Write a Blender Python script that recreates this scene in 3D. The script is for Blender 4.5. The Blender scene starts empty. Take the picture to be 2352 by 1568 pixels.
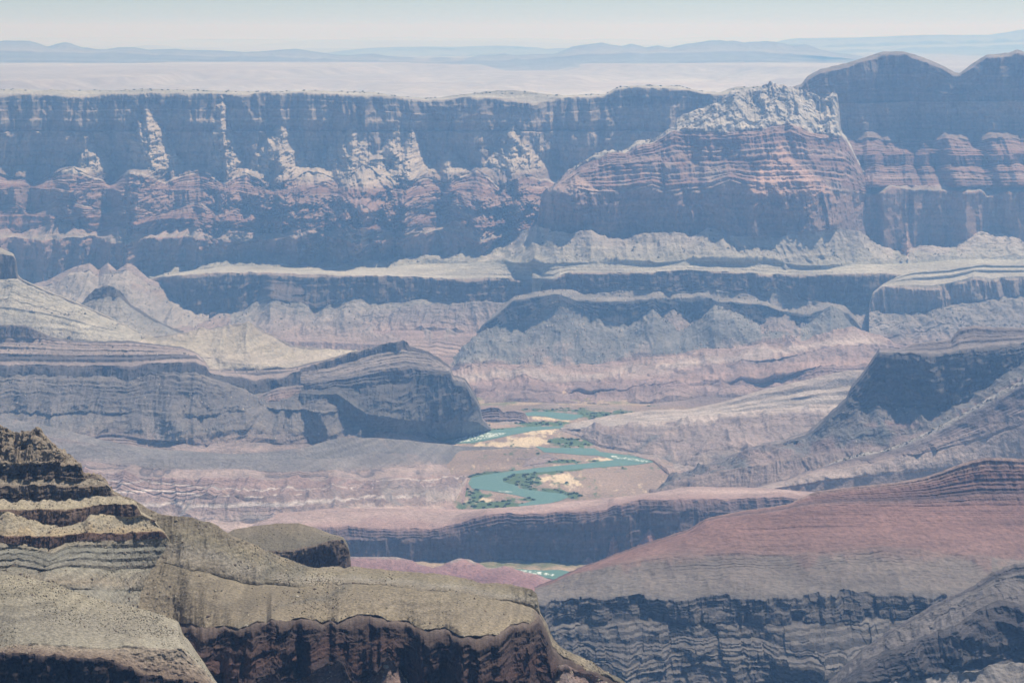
import bpy, math, random
import numpy as np

# ------------------------------------------------------------------ camera, sky, sun, exposure
sc = bpy.context.scene
HOR = 69.0                      # row of the true horizon in a 2352 x 1568 frame
FD = 2352 * 70.0 / 36.0         # focal length in the same units
TH = math.atan((784 - HOR) / FD)
CAMZ = 1430.0                   # camera above the river, metres
cam_d = bpy.data.cameras.new('camera')
cam_d.lens = 70.0; cam_d.sensor_width = 36.0
cam_d.clip_start = 1.0; cam_d.clip_end = 300000.0
cam = bpy.data.objects.new('camera', cam_d)
cam.location = (0, 0, CAMZ); cam.rotation_euler = (math.radians(90) - TH, 0, 0)
sc.collection.objects.link(cam); sc.camera = cam

SUN_EL, SUN_AZ = 61.0, 44.0     # azimuth clockwise from the view direction (+Y towards +X)
w = bpy.data.worlds.new("World"); sc.world = w; w.use_nodes = True
nt = w.node_tree; nt.nodes.clear()
sky = nt.nodes.new('ShaderNodeTexSky'); sky.sky_type = 'NISHITA'; sky.sun_disc = False
sky.sun_elevation = math.radians(SUN_EL); sky.sun_rotation = math.radians(SUN_AZ)
sky.altitude = 2200; sky.air_density = 0.72; sky.dust_density = 0.4; sky.ozone_density = 1.0
bg = nt.nodes.new('ShaderNodeBackground'); bg.inputs[1].default_value = 0.066
wo = nt.nodes.new('ShaderNodeOutputWorld')
nt.links.new(sky.outputs[0], bg.inputs[0]); nt.links.new(bg.outputs[0], wo.inputs[0])

sd = bpy.data.lights.new('sun', 'SUN'); sd.energy = 4.0; sd.angle = math.radians(0.5)
sd.color = (1.0, 0.965, 0.93)
sun = bpy.data.objects.new('sun', sd)
sun.rotation_euler = (math.radians(90 - SUN_EL), 0, -math.radians(SUN_AZ) + math.pi)
# the lamp shines along -Z: rotate so that it comes from azimuth SUN_AZ
from mathutils import Vector
sdir = Vector((math.cos(math.radians(SUN_EL)) * math.sin(math.radians(SUN_AZ)),
               math.cos(math.radians(SUN_EL)) * math.cos(math.radians(SUN_AZ)), math.sin(math.radians(SUN_EL))))
sun.rotation_euler = sdir.to_track_quat('Z', 'Y').to_euler()
sc.collection.objects.link(sun)

sc.view_settings.view_transform = 'Standard'; sc.view_settings.look = 'None'
sc.view_settings.exposure = 0.33; sc.view_settings.gamma = 1.0
sc.render.engine = 'CYCLES'
cy = sc.cycles
cy.max_bounces = 4; cy.diffuse_bounces = 2; cy.glossy_bounces = 1; cy.volume_bounces = 1
cy.transparent_max_bounces = 12; cy.use_adaptive_sampling = True; cy.adaptive_threshold = 0.01
try:
    cy.use_denoising = True; cy.denoiser = 'OPENIMAGEDENOISE'
except Exception:
    pass

HAZE_DENSITY = 7.2e-5
HAZE_COLOR = (0.25, 0.52, 1.0)
HAZE_G = 0.3
RES = 1.5
FLUTE = 1.6

# ------------------------------------------------------------------ noise
def _hash(ix, iy, iz, seed):
    h = (ix.astype(np.uint32) * np.uint32(374761393) + iy.astype(np.uint32) * np.uint32(668265263)
         + iz.astype(np.uint32) * np.uint32(2147483647) + np.uint32((seed * 974711 + 12345) & 0xffffffff))
    h = (h ^ (h >> np.uint32(13))) * np.uint32(1274126177)
    h = (h ^ (h >> np.uint32(16))) * np.uint32(2246822519)
    return ((h ^ (h >> np.uint32(15))) & np.uint32(0xffffff)).astype(np.float32) / np.float32(0x7fffff) - 1.0

def noise(x, y, z=None, seed=0):
    """smooth value noise in [-1, 1]"""
    x = np.asarray(x, np.float64); y = np.broadcast_to(np.asarray(y, np.float64), x.shape)
    fx = np.floor(x); fy = np.floor(y)
    ix = fx.astype(np.int64); iy = fy.astype(np.int64)
    u = (x - fx).astype(np.float32); v = (y - fy).astype(np.float32)
    u = u * u * (3 - 2 * u); v = v * v * (3 - 2 * v)
    def plane(iz):
        a = _hash(ix, iy, iz, seed); b = _hash(ix + 1, iy, iz, seed)
        c = _hash(ix, iy + 1, iz, seed); d = _hash(ix + 1, iy + 1, iz, seed)
        return (a * (1 - u) + b * u) * (1 - v) + (c * (1 - u) + d * u) * v
    if z is None:
        return plane(np.zeros_like(ix))
    z = np.broadcast_to(np.asarray(z, np.float64), x.shape)
    fz = np.floor(z); iz = fz.astype(np.int64); t = (z - fz).astype(np.float32); t = t * t * (3 - 2 * t)
    return plane(iz) * (1 - t) + plane(iz + 1) * t

def fbm(x, y, z=None, seed=0, octv=4, gain=0.5):
    s = 0; a = 1.0; n = 0; f = 1.0
    for o in range(octv):
        s = s + a * noise(x * f + 17.3 * o, y * f - 9.1 * o, None if z is None else z * f + 3.7 * o, seed + o * 31)
        n += a; a *= gain; f *= 2.03
    return s / n

def ridged(x, y, z=None, seed=0, octv=3, gain=0.5):
    s = 0; a = 1.0; n = 0; f = 1.0
    for o in range(octv):
        s = s + a * (1 - 2 * np.abs(noise(x * f + 7.3 * o, y * f - 5.1 * o, None if z is None else z * f, seed + o * 17)))
        n += a; a *= gain; f *= 2.1
    return s / n

def rnd1(i, seed):
    i = np.asarray(i).astype(np.int64)
    return (_hash(i, i * 0 + 7, i * 0, seed) + 1) * 0.5

def spur_signal(x, wl, seed):
    """irregular row of tent-shaped spurs, 0..1"""
    i = np.floor(x / wl); s = np.zeros_like(x)
    for k in (-1, 0, 1):
        j = i + k
        p = (j + 0.5 + 0.7 * (rnd1(j, seed) - 0.5)) * wl
        h = 0.45 + 0.55 * rnd1(j, seed + 5); wd = (0.45 + 0.35 * rnd1(j, seed + 9)) * wl
        s = np.maximum(s, h * np.clip(1 - np.abs(x - p) / wd, 0, 1))
    return s

# ------------------------------------------------------------------ picking directions
_c, _s = math.cos(TH), math.sin(TH)
def aslope(x, y):
    """azimuth tangent and fall per metre of the sight line through frame point (x, y)"""
    x = np.asarray(x, float); y = np.asarray(y, float)
    xn = (x - 1176) / FD; yn = (784 - y) / FD
    ry = _c + yn * _s
    return xn / ry, (-_s + yn * _c) / ry

def at(x, y, Y):
    a, s = aslope(x, y)
    return np.array([a * Y, Y + 0 * a, CAMZ + s * Y]).T

def on_plane(x, y, z):
    a, s = aslope(x, y)
    Y = (z - CAMZ) / s
    return np.array([a * Y, Y, z + 0 * Y]).T

def lin(c):
    return tuple(((v / 255.0) / 12.92 if v <= 10 else ((v / 255.0 + 0.055) / 1.055) ** 2.4) for v in c)

# ------------------------------------------------------------------ objects
def tag(o, label, cat, group=None, kind=None):
    o['label'] = label; o['category'] = cat
    if group: o['group'] = group
    if kind: o['kind'] = kind
    return o

def link(o, parent=None):
    sc.collection.objects.link(o)
    if parent is not None: o.parent = parent
    return o

def np_mesh(name, V, Fq, mat=None, col=None, smooth=True):
    me = bpy.data.meshes.new(name)
    nv = len(V); nf = len(Fq); k = Fq.shape[1]
    me.vertices.add(nv); me.vertices.foreach_set('co', np.ascontiguousarray(V, np.float32).ravel())
    me.loops.add(nf * k); me.loops.foreach_set('vertex_index', np.ascontiguousarray(Fq, np.int32).ravel())
    me.polygons.add(nf); me.polygons.foreach_set('loop_start', np.arange(0, nf * k, k, dtype=np.int32))
    me.polygons.foreach_set('loop_total', np.full(nf, k, np.int32))
    me.polygons.foreach_set('use_smooth', np.full(nf, smooth, bool))
    me.update(calc_edges=True)
    if col is not None:
        at_ = me.attributes.new('rock', 'FLOAT_COLOR', 'POINT')
        c4 = np.ones((nv, 4), np.float32); c4[:, :3] = col
        at_.data.foreach_set('color', c4.ravel())
    if mat: me.materials.append(mat)
    return bpy.data.objects.new(name, me)

# ------------------------------------------------------------------ materials
def nodes(m):
    m.use_nodes = True; t = m.node_tree; t.nodes.clear(); return t

def rock_material(name, grain=12.0, bump=1.0, speck=0.25, speck_size=6.0, lines=0.15, line_h=9.0):
    """rock whose bed colours come from the mesh; stones, beds and stains from noise"""
    m = bpy.data.materials.new(name); t = nodes(m); N = t.nodes.new; L = t.links.new
    out = N('ShaderNodeOutputMaterial'); b = N('ShaderNodeBsdfPrincipled')
    b.inputs['Roughness'].default_value = 0.95
    b.inputs['Specular IOR Level'].default_value = 0.15
    L(b.outputs[0], out.inputs['Surface'])
    at_ = N('ShaderNodeAttribute'); at_.attribute_name = 'rock'
    geo = N('ShaderNodeNewGeometry')
    # bedding lines
    mp = N('ShaderNodeMapping'); mp.inputs['Scale'].default_value = (0.0022, 0.0022, 1.0 / line_h)
    L(geo.outputs['Position'], mp.inputs['Vector'])
    n1 = N('ShaderNodeTexNoise'); n1.inputs['Scale'].default_value = 1.0; n1.inputs['Detail'].default_value = 5
    L(mp.outputs[0], n1.inputs['Vector'])
    r1 = N('ShaderNodeMapRange'); r1.inputs['From Min'].default_value = 0.35; r1.inputs['From Max'].default_value = 0.65
    r1.inputs['To Min'].default_value = 1 - lines; r1.inputs['To Max'].default_value = 1 + lines
    L(n1.outputs[0], r1.inputs['Value'])
    # stones and brush
    n2 = N('ShaderNodeTexNoise'); n2.inputs['Scale'].default_value = 1.0 / speck_size; n2.inputs['Detail'].default_value = 4
    n2.inputs['Roughness'].default_value = 0.65
    L(geo.outputs['Position'], n2.inputs['Vector'])
    r2 = N('ShaderNodeMapRange'); r2.inputs['From Min'].default_value = 0.36; r2.inputs['From Max'].default_value = 0.64
    r2.inputs['To Min'].default_value = 1 - speck; r2.inputs['To Max'].default_value = 1 + speck
    L(n2.outputs[0], r2.inputs['Value'])
    n3 = N('ShaderNodeTexNoise'); n3.inputs['Scale'].default_value = 1.0 / 130.0; n3.inputs['Detail'].default_value = 5
    L(geo.outputs['Position'], n3.inputs['Vector'])
    r3 = N('ShaderNodeMapRange'); r3.inputs['From Min'].default_value = 0.3; r3.inputs['From Max'].default_value = 0.7
    r3.inputs['To Min'].default_value = 0.86; r3.inputs['To Max'].default_value = 1.14
    L(n3.outputs[0], r3.inputs['Value'])
    m1 = N('ShaderNodeMath'); m1.operation = 'MULTIPLY'; L(r1.outputs[0], m1.inputs[0]); L(r2.outputs[0], m1.inputs[1])
    m2 = N('ShaderNodeMath'); m2.operation = 'MULTIPLY'; L(m1.outputs[0], m2.inputs[0]); L(r3.outputs[0], m2.inputs[1])
    vm = N('ShaderNodeVectorMath'); vm.operation = 'SCALE'
    L(at_.outputs['Color'], vm.inputs[0]); L(m2.outputs[0], vm.inputs['Scale'])
    L(vm.outputs[0], b.inputs['Base Color'])
    n4 = N('ShaderNodeTexNoise'); n4.inputs['Scale'].default_value = 1.0 / grain; n4.inputs['Detail'].default_value = 5
    n4.inputs['Roughness'].default_value = 0.6
    L(geo.outputs['Position'], n4.inputs['Vector'])
    bp = N('ShaderNodeBump'); bp.inputs['Strength'].default_value = 1.0; bp.inputs['Distance'].default_value = grain * 0.5 * bump
    L(n4.outputs[0], bp.inputs['Height']); L(bp.outputs[0], b.inputs['Normal'])
    return m

M_FAR = rock_material('far_rock', grain=30, bump=0.8, speck=0.22, speck_size=14, lines=0.16, line_h=14)
M_MID = rock_material('mid_rock', grain=18, bump=0.8, speck=0.22, speck_size=9, lines=0.16, line_h=8)
M_NEAR = rock_material('near_rock', grain=3.2, bump=0.8, speck=0.3, speck_size=1.8, lines=0.14, line_h=1.6)
M_PLAIN = rock_material('desert_plain', grain=120, bump=0.3, speck=0.12, speck_size=180, lines=0.0, line_h=30)

# ------------------------------------------------------------------ terrain sheets
def pin(xs, xp, fp):
    return np.interp(xs, xp, fp)

def smooth1(v, k):
    if k < 2: return v
    ker = np.hanning(k + 2)[1:-1]; ker /= ker.sum()
    return np.convolve(np.pad(v, (k, k), 'edge'), ker, 'same')[k:-k]

def stair(n, cf, seed):
    """profile with n benches: the share of the fall that lies in small cliffs is cf"""
    r = np.random.RandomState(seed); h = r.uniform(0.35, 1.6, n); h /= h.sum()
    wd = r.uniform(0.4, 1.6, n); wd /= wd.sum()
    V = [0.0]; H = [0.0]
    for i in range(n):
        V.append(V[-1] + h[i] * (1 - cf)); H.append(H[-1] + wd[i] * 0.93)
        V.append(V[-1] + h[i] * cf); H.append(H[-1] + wd[i] * 0.07)
    return np.array(V), np.array(H)

SH = {}
def to_size(u, curves, bands, signals, wrap, back, front, cones, erode):
    """all lengths of a landform given for a reference size, turned into metres for size u"""
    cs = []
    for c in curves:
        c = dict(c); c['p'] = [(q[0], q[1], q[2] * u) for q in c['p']]
        for k in ('sy', 'sz'):
            if k in c: c[k] = [v * u for v in c[k]]
        for k in ('jag', 'jwl'):
            if k in c: c[k] = c[k] * u
        cs.append(c)
    bs = []
    for b in bands:
        b = dict(b)
        for k in ('flute', 'gully'):
            if k in b: b[k] = [(x * u, y * u) for x, y in b[k]]
        if 'block' in b: b['block'] = [(x * u, y * u, z * u) for x, y, z in b['block']]
        for k in ('rough', 'hills'):
            if k in b: b[k] = (b[k][0] * u, b[k][1] * u)
        b['mw'] = b.get('mw', 260.0) * u
        if 'talus' in b: b['talus'] = (b['talus'][0], b['talus'][1], b['talus'][2] * u)
        if 'band' in b: b['band'] = (b['band'][0], b['band'][1] * u)
        bs.append(b)
    return (cs, bs, [(w_ * u, s_) for w_, s_ in signals], tuple(v * u for v in wrap), tuple(v * u for v in back), tuple(v * u for v in front),
            [dict(c, reach=c['reach'] * u) for c in cones], tuple(v * u for v in erode) if erode else None)

def sheet(name, label, cat, x0, x1, curves, bands, mat, signals=(), res=1.0, wrap=(0, 0), back=(600, 400),
          front=(60, 150), cones=(), seed=1, smooth=6, kind='structure', desat=0.4, erode=None, size=1.0, edgec=None):
    """Lofted landform. curves: top/back to bottom/front, each {'p': [(x, y, Y) ...], 'sy': spur reach in m per
    signal, 'sz': spur rise in m per signal}. bands: what lies between two curves."""
    if size != 1.0: curves, bands, signals, wrap, back, front, cones, erode = to_size(size, curves, bands, signals, wrap, back, front, cones, erode)
    nc = max(8, int((x1 - x0) / 2.297 * 1.15 * res * RES))
    xs = np.linspace(x0, x1, nc)
    K = len(curves)
    Yc = []; Zc = []; Jc = []; SYc = []; SZc = []
    Ym = np.mean([p[2] for p in curves[0]['p']])
    xr, _ = aslope(xs, 784 + 0 * xs)
    for ci, c in enumerate(curves):
        p = sorted(c['p']); px = [q[0] for q in p]
        yy = smooth1(pin(xs, px, [q[1] for q in p]), int(c.get('sm', smooth) * RES * res + .5))
        Y = smooth1(pin(xs, px, [q[2] if q[2] > 0 else (CAMZ + 1.5) / -aslope(q[0], q[1])[1] for q in p]), int(c.get('smY', max(smooth, 10)) * RES * res))
        a, s = aslope(xs, yy)
        Z = s * Y
        X = a * Y; SY = X * 0; SZ = X * 0
        for i, (wl, sg) in enumerate(signals):
            sgn = spur_signal(X + 0.12 * wl * noise(X / (wl * 0.35), X * 0 + ci, seed=sg), wl, sg)
            if 'sy' in c and i < len(c['sy']): SY = SY - c['sy'][i] * sgn
            if 'sz' in c and i < len(c['sz']): SZ = SZ + c['sz'][i] * (sgn - 0.35)
        if c.get('jag', 0):
            Jc.append(c['jag'] * fbm(X / c.get('jwl', 60.0), X * 0 + ci * 3.1, seed=seed + 70 + ci, octv=4, gain=0.6))
        else:
            Jc.append(X * 0)
        Yc.append(Y); Zc.append(Z); SYc.append(SY); SZc.append(SZ)
    rowsY = []; rowsZ = []; rowsC = []; rowsB = []
    flats = [np.mean(np.abs(Yc[k + 1] - Yc[k])) > 3.0 * np.mean(np.abs(Zc[k + 1] - Zc[k])) for k in range(len(bands))] + [False]
    a_mid, _ = aslope(xs, np.mean([[q[1] for q in c['p']][0] for c in curves]) + 0 * xs)
    for bi, b in enumerate(bands):
        n = int(b['n'] * RES); t = np.linspace(0, 1, n, endpoint=(bi == len(bands) - 1))
        flat = np.mean(np.abs(Yc[bi + 1] - Yc[bi])) > 3.0 * np.mean(np.abs(Zc[bi + 1] - Zc[bi]))
        if 'stair' in b:
            sv, shh = stair(b['stair'][0], b['stair'][1], seed * 7 + bi)
            t = np.unique(np.concatenate([t, (shh if flat else sv)[1:-1]]))
        t = t[:, None]
        Y0, Y1, Z0, Z1 = Yc[bi][None], Yc[bi + 1][None], Zc[bi][None], Zc[bi + 1][None]
        Z = Z0 + (Z1 - Z0) * t + Jc[bi][None] * (1 - t) ** 6 + Jc[bi + 1][None] * t ** 6
        sp = b.get('sp', 4.0 if flat else 1.0)
        w0, w1 = (1 - t) ** sp, t ** sp
        Z = Z + SZc[bi][None] * w0 + SZc[bi + 1][None] * w1
        bh = np.abs(Z1 - Z0) + 0.3 * np.abs(Y1 - Y0)
        fadec = np.clip(bh / (np.mean(Y0) * 0.0045), 0, 1)
        X = a_mid[None] * (Y0 + (Y1 - Y0) * t)
        V = np.broadcast_to(t, Z.shape)
        sh = b.get('curve', 0)                       # >0 concave (apron), <0 convex
        lin_h = V ** (1.0 / (1 + sh)) if sh < 0 else V ** (1 + sh)
        if sh > 0: lin_h = V ** (1 + sh)
        if 'stair' in b:
            mw = b.get('mw', 260.0)
            mix = np.clip(b.get('mix', 0.8) + 0.75 * fbm(X / mw, (Y0 + (Y1 - Y0) * t) / (mw * 0.8) if flat else Z / (mw * 0.12), seed=seed + bi + 40, octv=2), 0, 1) * fadec
            if flat:
                Z = Z + (Z1 - Z0) * mix * (np.interp(V, shh, sv) - V)
                hh = lin_h
            else:
                hs = np.interp(V, sv, shh)
                hh = mix * hs + (1 - mix) * lin_h
        else:
            hh = lin_h
        Y = Y0 + (Y1 - Y0) * hh + SYc[bi][None] * w0 + SYc[bi + 1][None] * w1
        if erode:
            ea, ew = erode
            er = ridged(X / ew + 0.35 * fbm(X / ew, Z / ew, seed=seed + 200, octv=2), Z / (ew * 1.6), seed=seed + 201, octv=5, gain=0.55)
            er = er * ea * b.get('er', 1.0) * fadec
            Y = Y - (er * (w0 * (0 if bi == 0 or flats[bi - 1] else 1) + w1 * (0 if flats[bi + 1] else 1)) if flat else er)
        edge = np.minimum(1, 8 * V * (1 - V) + b.get('edge', 0.35)) * fadec
        # relief of rolling ground runs on from one gentle band into the next
        wt = 1.0 if (flat and bi > 0 and flats[bi - 1]) else np.minimum(1, 5 * V + (0.6 if bi == 0 else 0.1))
        wb = 1.0 if (flat and flats[bi + 1]) else np.minimum(1, 5 * (1 - V) + 0.1)
        roll = (wt * wb if flat else edge) * fadec
        if 'flute' in b:
            for j, (am, wl) in enumerate(b['flute']):
                Y = Y - FLUTE * am * edge * ridged(X / wl + 0.25 * noise(X / wl, Z / (wl * 2), seed=seed + 3), Z / (wl * 5.0), seed=seed + 11 + j * 5 + b.get('fs', bi), octv=3)
        zoff = 0 * Z
        if 'gully' in b:
            for j, (am, wl) in enumerate(b['gully']):
                wv = 0.5 * noise(X / (wl * 3), Y / (wl * 4.0), seed=seed + 9)
                g = ridged(X / wl + wv, Y / (wl * 3.0) + Z / (wl * 6), seed=seed + 21 + j + (0 if flat else bi * 3), octv=3)
                g = am * g * (roll if flat else np.sin(np.pi * np.clip(V, 0, 1)) ** 0.5 * fadec)
                if flat:
                    Z = Z + g; zoff = zoff + g
                else:
                    Y = Y - g * np.clip(np.abs(Y1 - Y0) / (np.abs(Z1 - Z0) + 1), 0.3, 3.0)
        if 'block' in b:
            for j, (am, wx, wz) in enumerate(b['block']):
                iz = np.floor(Z / wz + 0.35 * noise(X / (wx * 3), Z / wz, seed=seed + 301 + j))
                ix = np.floor(X / wx + 0.5 * noise(X / (wx * 2.5), Z / (wz * 2), seed=seed + 311 + j) + 0.5 * rnd1(iz + 500, seed + j))
                Y = Y - am * edge * (_hash(ix.astype(np.int64), iz.astype(np.int64), ix.astype(np.int64) * 0, seed + 321 + j))
        if 'rough' in b:
            am, wl = b['rough']
            fr = fbm(X / wl, Z / wl, Y / wl, seed=seed + 31 + bi, octv=4, gain=0.6)
            Y = Y - am * fr * edge
            Z = Z + 0.45 * am * fbm(X / wl + 50, Z / wl, Y / wl, seed=seed + 61 + bi, octv=3, gain=0.6) * edge
        if 'hills' in b:
            am, wl = b['hills']
            hz = am * (0.55 * fbm(X / wl, Y / wl, seed=seed + 91, octv=5, gain=0.5) + 0.6 * ridged(X / wl + 0.3 * noise(X / wl, Y / wl, seed=seed + 95), Y / (wl * 1.4), seed=seed + 93, octv=4)) * roll
            Z = Z + hz; zoff = zoff + hz
        # colour
        cl = b['c']
        cv = [q[0] for q in cl]
        jit = b.get('cj', 0.04) * fbm(X / 300.0, Z / 25.0, seed=seed + 51 + bi, octv=3)
        Vc = V + jit + (np.clip(zoff / np.where(np.abs(Z1 - Z0) < 8, 8, Z1 - Z0), -.4, .4) if flat else 0)
        C = np.stack([np.interp(Vc, cv, [lin(q[1])[k] for q in cl]) for k in range(3)], -1)
        if edgec is not None:
            C = C * fadec[..., None] + np.array(lin(edgec)) * (1 - fadec[..., None])
        if 'talus' in b:
            tc, cov, wl = b['talus']
            tw = ridged(X / wl + 0.6 * noise(X / wl, Y / (wl), seed=seed + 8), Y / (wl * 2.5) + Z / (wl * 5), seed=seed + 77, octv=4)
            wgt = np.clip((tw - (1 - 2 * cov)) * 2.5, 0, 1)[..., None]
            C = C * (1 - wgt) + np.array(lin(tc)) * wgt
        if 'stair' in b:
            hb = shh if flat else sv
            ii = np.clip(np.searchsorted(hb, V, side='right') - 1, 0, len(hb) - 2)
            bare_shade = (ii % 2 == 1) * mix
            C = C * (1 - bare_shade * (1 - b.get('ck', 0.7)))[..., None]  # bare rock of the small cliffs, with deeper shade put into its colour
        g_ = C.mean(-1, keepdims=True); C = C * (1 - desat) + g_ * desat
        if 'band' in b:
            am, fr = b['band']
            C = C * (1 + am * fbm(Z / fr, X / 900.0, seed=seed + 5, octv=3, gain=0.7))[..., None]
        rowsY.append(Y); rowsZ.append(Z); rowsC.append(C); rowsB.append(np.full(Z.shape, bi))
    Y = np.concatenate(rowsY); Z = np.concatenate(rowsZ); C = np.concatenate(rowsC); B = np.concatenate(rowsB)
    # cones of rubble standing against the wall
    for cn in cones:
        xa, ya, yb, hw, reach = cn['x'], cn['y'], cn['yb'], cn['w'], cn['reach']
        Yr = np.interp(xa, xs, Yc[cn.get('k', 0)])
        aa, sa = aslope(xa, ya); _, sb = aslope(xa, yb)
        za, zb = sa * Yr, sb * Yr
        X = a_mid[None] * Y
        xc = aa * Yr; wm = hw / FD * Yr
        dn = np.clip((za - Z) / (za - zb), -0.2, 1.0 + cn.get('ext', 0.0))
        lat = np.abs(X - xc - cn.get('lean', 0) * dn) / wm
        lat = lat + 0.26 * fbm(X / (wm * .7), Z / (wm * .5), seed=seed + int(xa), octv=5, gain=0.65)
        d = np.clip(dn - lat, 0, 1)
        fade = np.clip((cn.get('fz', 2.5) - (za - Z) / (za - zb)) / 1.0, 0, 1)
        Y = Y - reach * d * fade * (1 + 0.35 * fbm(X / 40, Z / 30, seed=seed + 2, octv=4, gain=0.7))
        if 'c' in cn:
            k = (np.clip(d * 12, 0, 1) * np.clip((1.05 - (za - Z) / (za - zb)) * 8, 0, 1))[..., None]
            C = C * (1 - k) + np.array(lin(cn['c'])) * k
    Xw = a_mid[None] * Y
    # true azimuth per row: keep the column under its frame x
    yn = Z / Y
    q = (_s + yn * _c) / (_c - yn * _s)              # tan below the camera axis, inverted for x
    ry = _c + ( (yn * _c + _s) / (_c - yn * _s) ) * _s
    Xw = ((xs[None] - 1176) / FD / ry) * Y
    # back and front skirts
    if back:
        bY = [Y[0] + back[0] * f for f in (1.0, 0.55, 0.22, 0.06)]
        bZ = [Y_ * (Z[0] / Y[0]) - back[1] * f for Y_, f in zip(bY, (1.0, 0.45, 0.1, 0.006))]
        Xw = np.concatenate([np.array([by * Xw[0] / Y[0] for by in bY]), Xw])
        Y = np.concatenate([np.array(bY), Y]); Z = np.concatenate([np.array(bZ), Z])
        C = np.concatenate([np.repeat(C[:1], 4, 0), C]); B = np.concatenate([np.repeat(B[:1], 4, 0) * 0 - 1, B])
    if front:
        fy = Y[-1] - front[0]; fz = Z[-1] - front[1]
        Xw = np.concatenate([Xw, (Xw[-1] / Y[-1] * fy)[None]]); Y = np.concatenate([Y, fy[None]]); Z = np.concatenate([Z, fz[None]])
        C = np.concatenate([C, C[-1:]]); B = np.concatenate([B, B[-1:] * 0 - 1])
    for side in (0, 1):
        if wrap[side]:
            e = 0 if side == 0 else -1
            cols = []
            for f in (0.04, 0.12, 0.25, 0.5, 1.0):
                g = 1 + wrap[side] * f / Y[:, e]
                cols.append((Xw[:, e] * g + (1 if side == 0 else -1) * wrap[side] * f * 0.10, Y[:, e] * g, Z[:, e] * g - wrap[side] * 0.05 * f, C[:, e], B[:, e] * 0 - 1))
            if side == 0: cols = cols[::-1]
            st = [np.stack([c_[i] for c_ in cols], 1) for i in range(5)]
            cat_ = (lambda o, n: np.concatenate([n, o], 1)) if side == 0 else (lambda o, n: np.concatenate([o, n], 1))
            Xw, Y, Z, C, B = cat_(Xw, st[0]), cat_(Y, st[1]), cat_(Z, st[2]), cat_(C, st[3]), cat_(B, st[4])
    R, Cn = Y.shape
    V3 = np.stack([Xw, Y, Z + CAMZ], -1).reshape(-1, 3)
    C = np.clip(C, 0.01, 0.9)
    idx = np.arange(R * Cn).reshape(R, Cn)
    Fq = np.stack([idx[1:, :-1], idx[1:, 1:], idx[:-1, 1:], idx[:-1, :-1]], -1).reshape(-1, 4)
    o = np_mesh(name, V3, Fq, mat, C.reshape(-1, 3))
    link(o); tag(o, label, cat, kind=kind)
    SH[label] = (V3.reshape(R, Cn, 3), B)
    print('sheet', name, R, Cn)
    return o

def P(*flat, Y=None):
    """(x, y, Y) triples, or (x, y) pairs with one Y"""
    if Y is None: return [tuple(flat[i:i + 3]) for i in range(0, len(flat), 3)]
    return [(flat[i], flat[i + 1], Y) for i in range(0, len(flat), 2)]

def PF(pairs, f):
    return [(pairs[i], pairs[i + 1], f(pairs[i])) for i in range(0, len(pairs), 2)]
def ramp(*kv):
    return lambda x: float(np.interp(x, kv[0::2], kv[1::2]))

KAIBAB = (178, 170, 152); COCO = (168, 148, 132); SUPAI = (146, 104, 92); SUPAI2 = (160, 124, 110); REDW = (162, 124, 110)
TALUS = (152, 142, 130); TONTO = (150, 146, 130); DOX = (158, 118, 104); DOXD = (128, 92, 84); GREY = (118, 112, 108); BAS = (78, 70, 68)
PALE = (176, 165, 154); TAN = (160, 148, 120)

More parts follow.
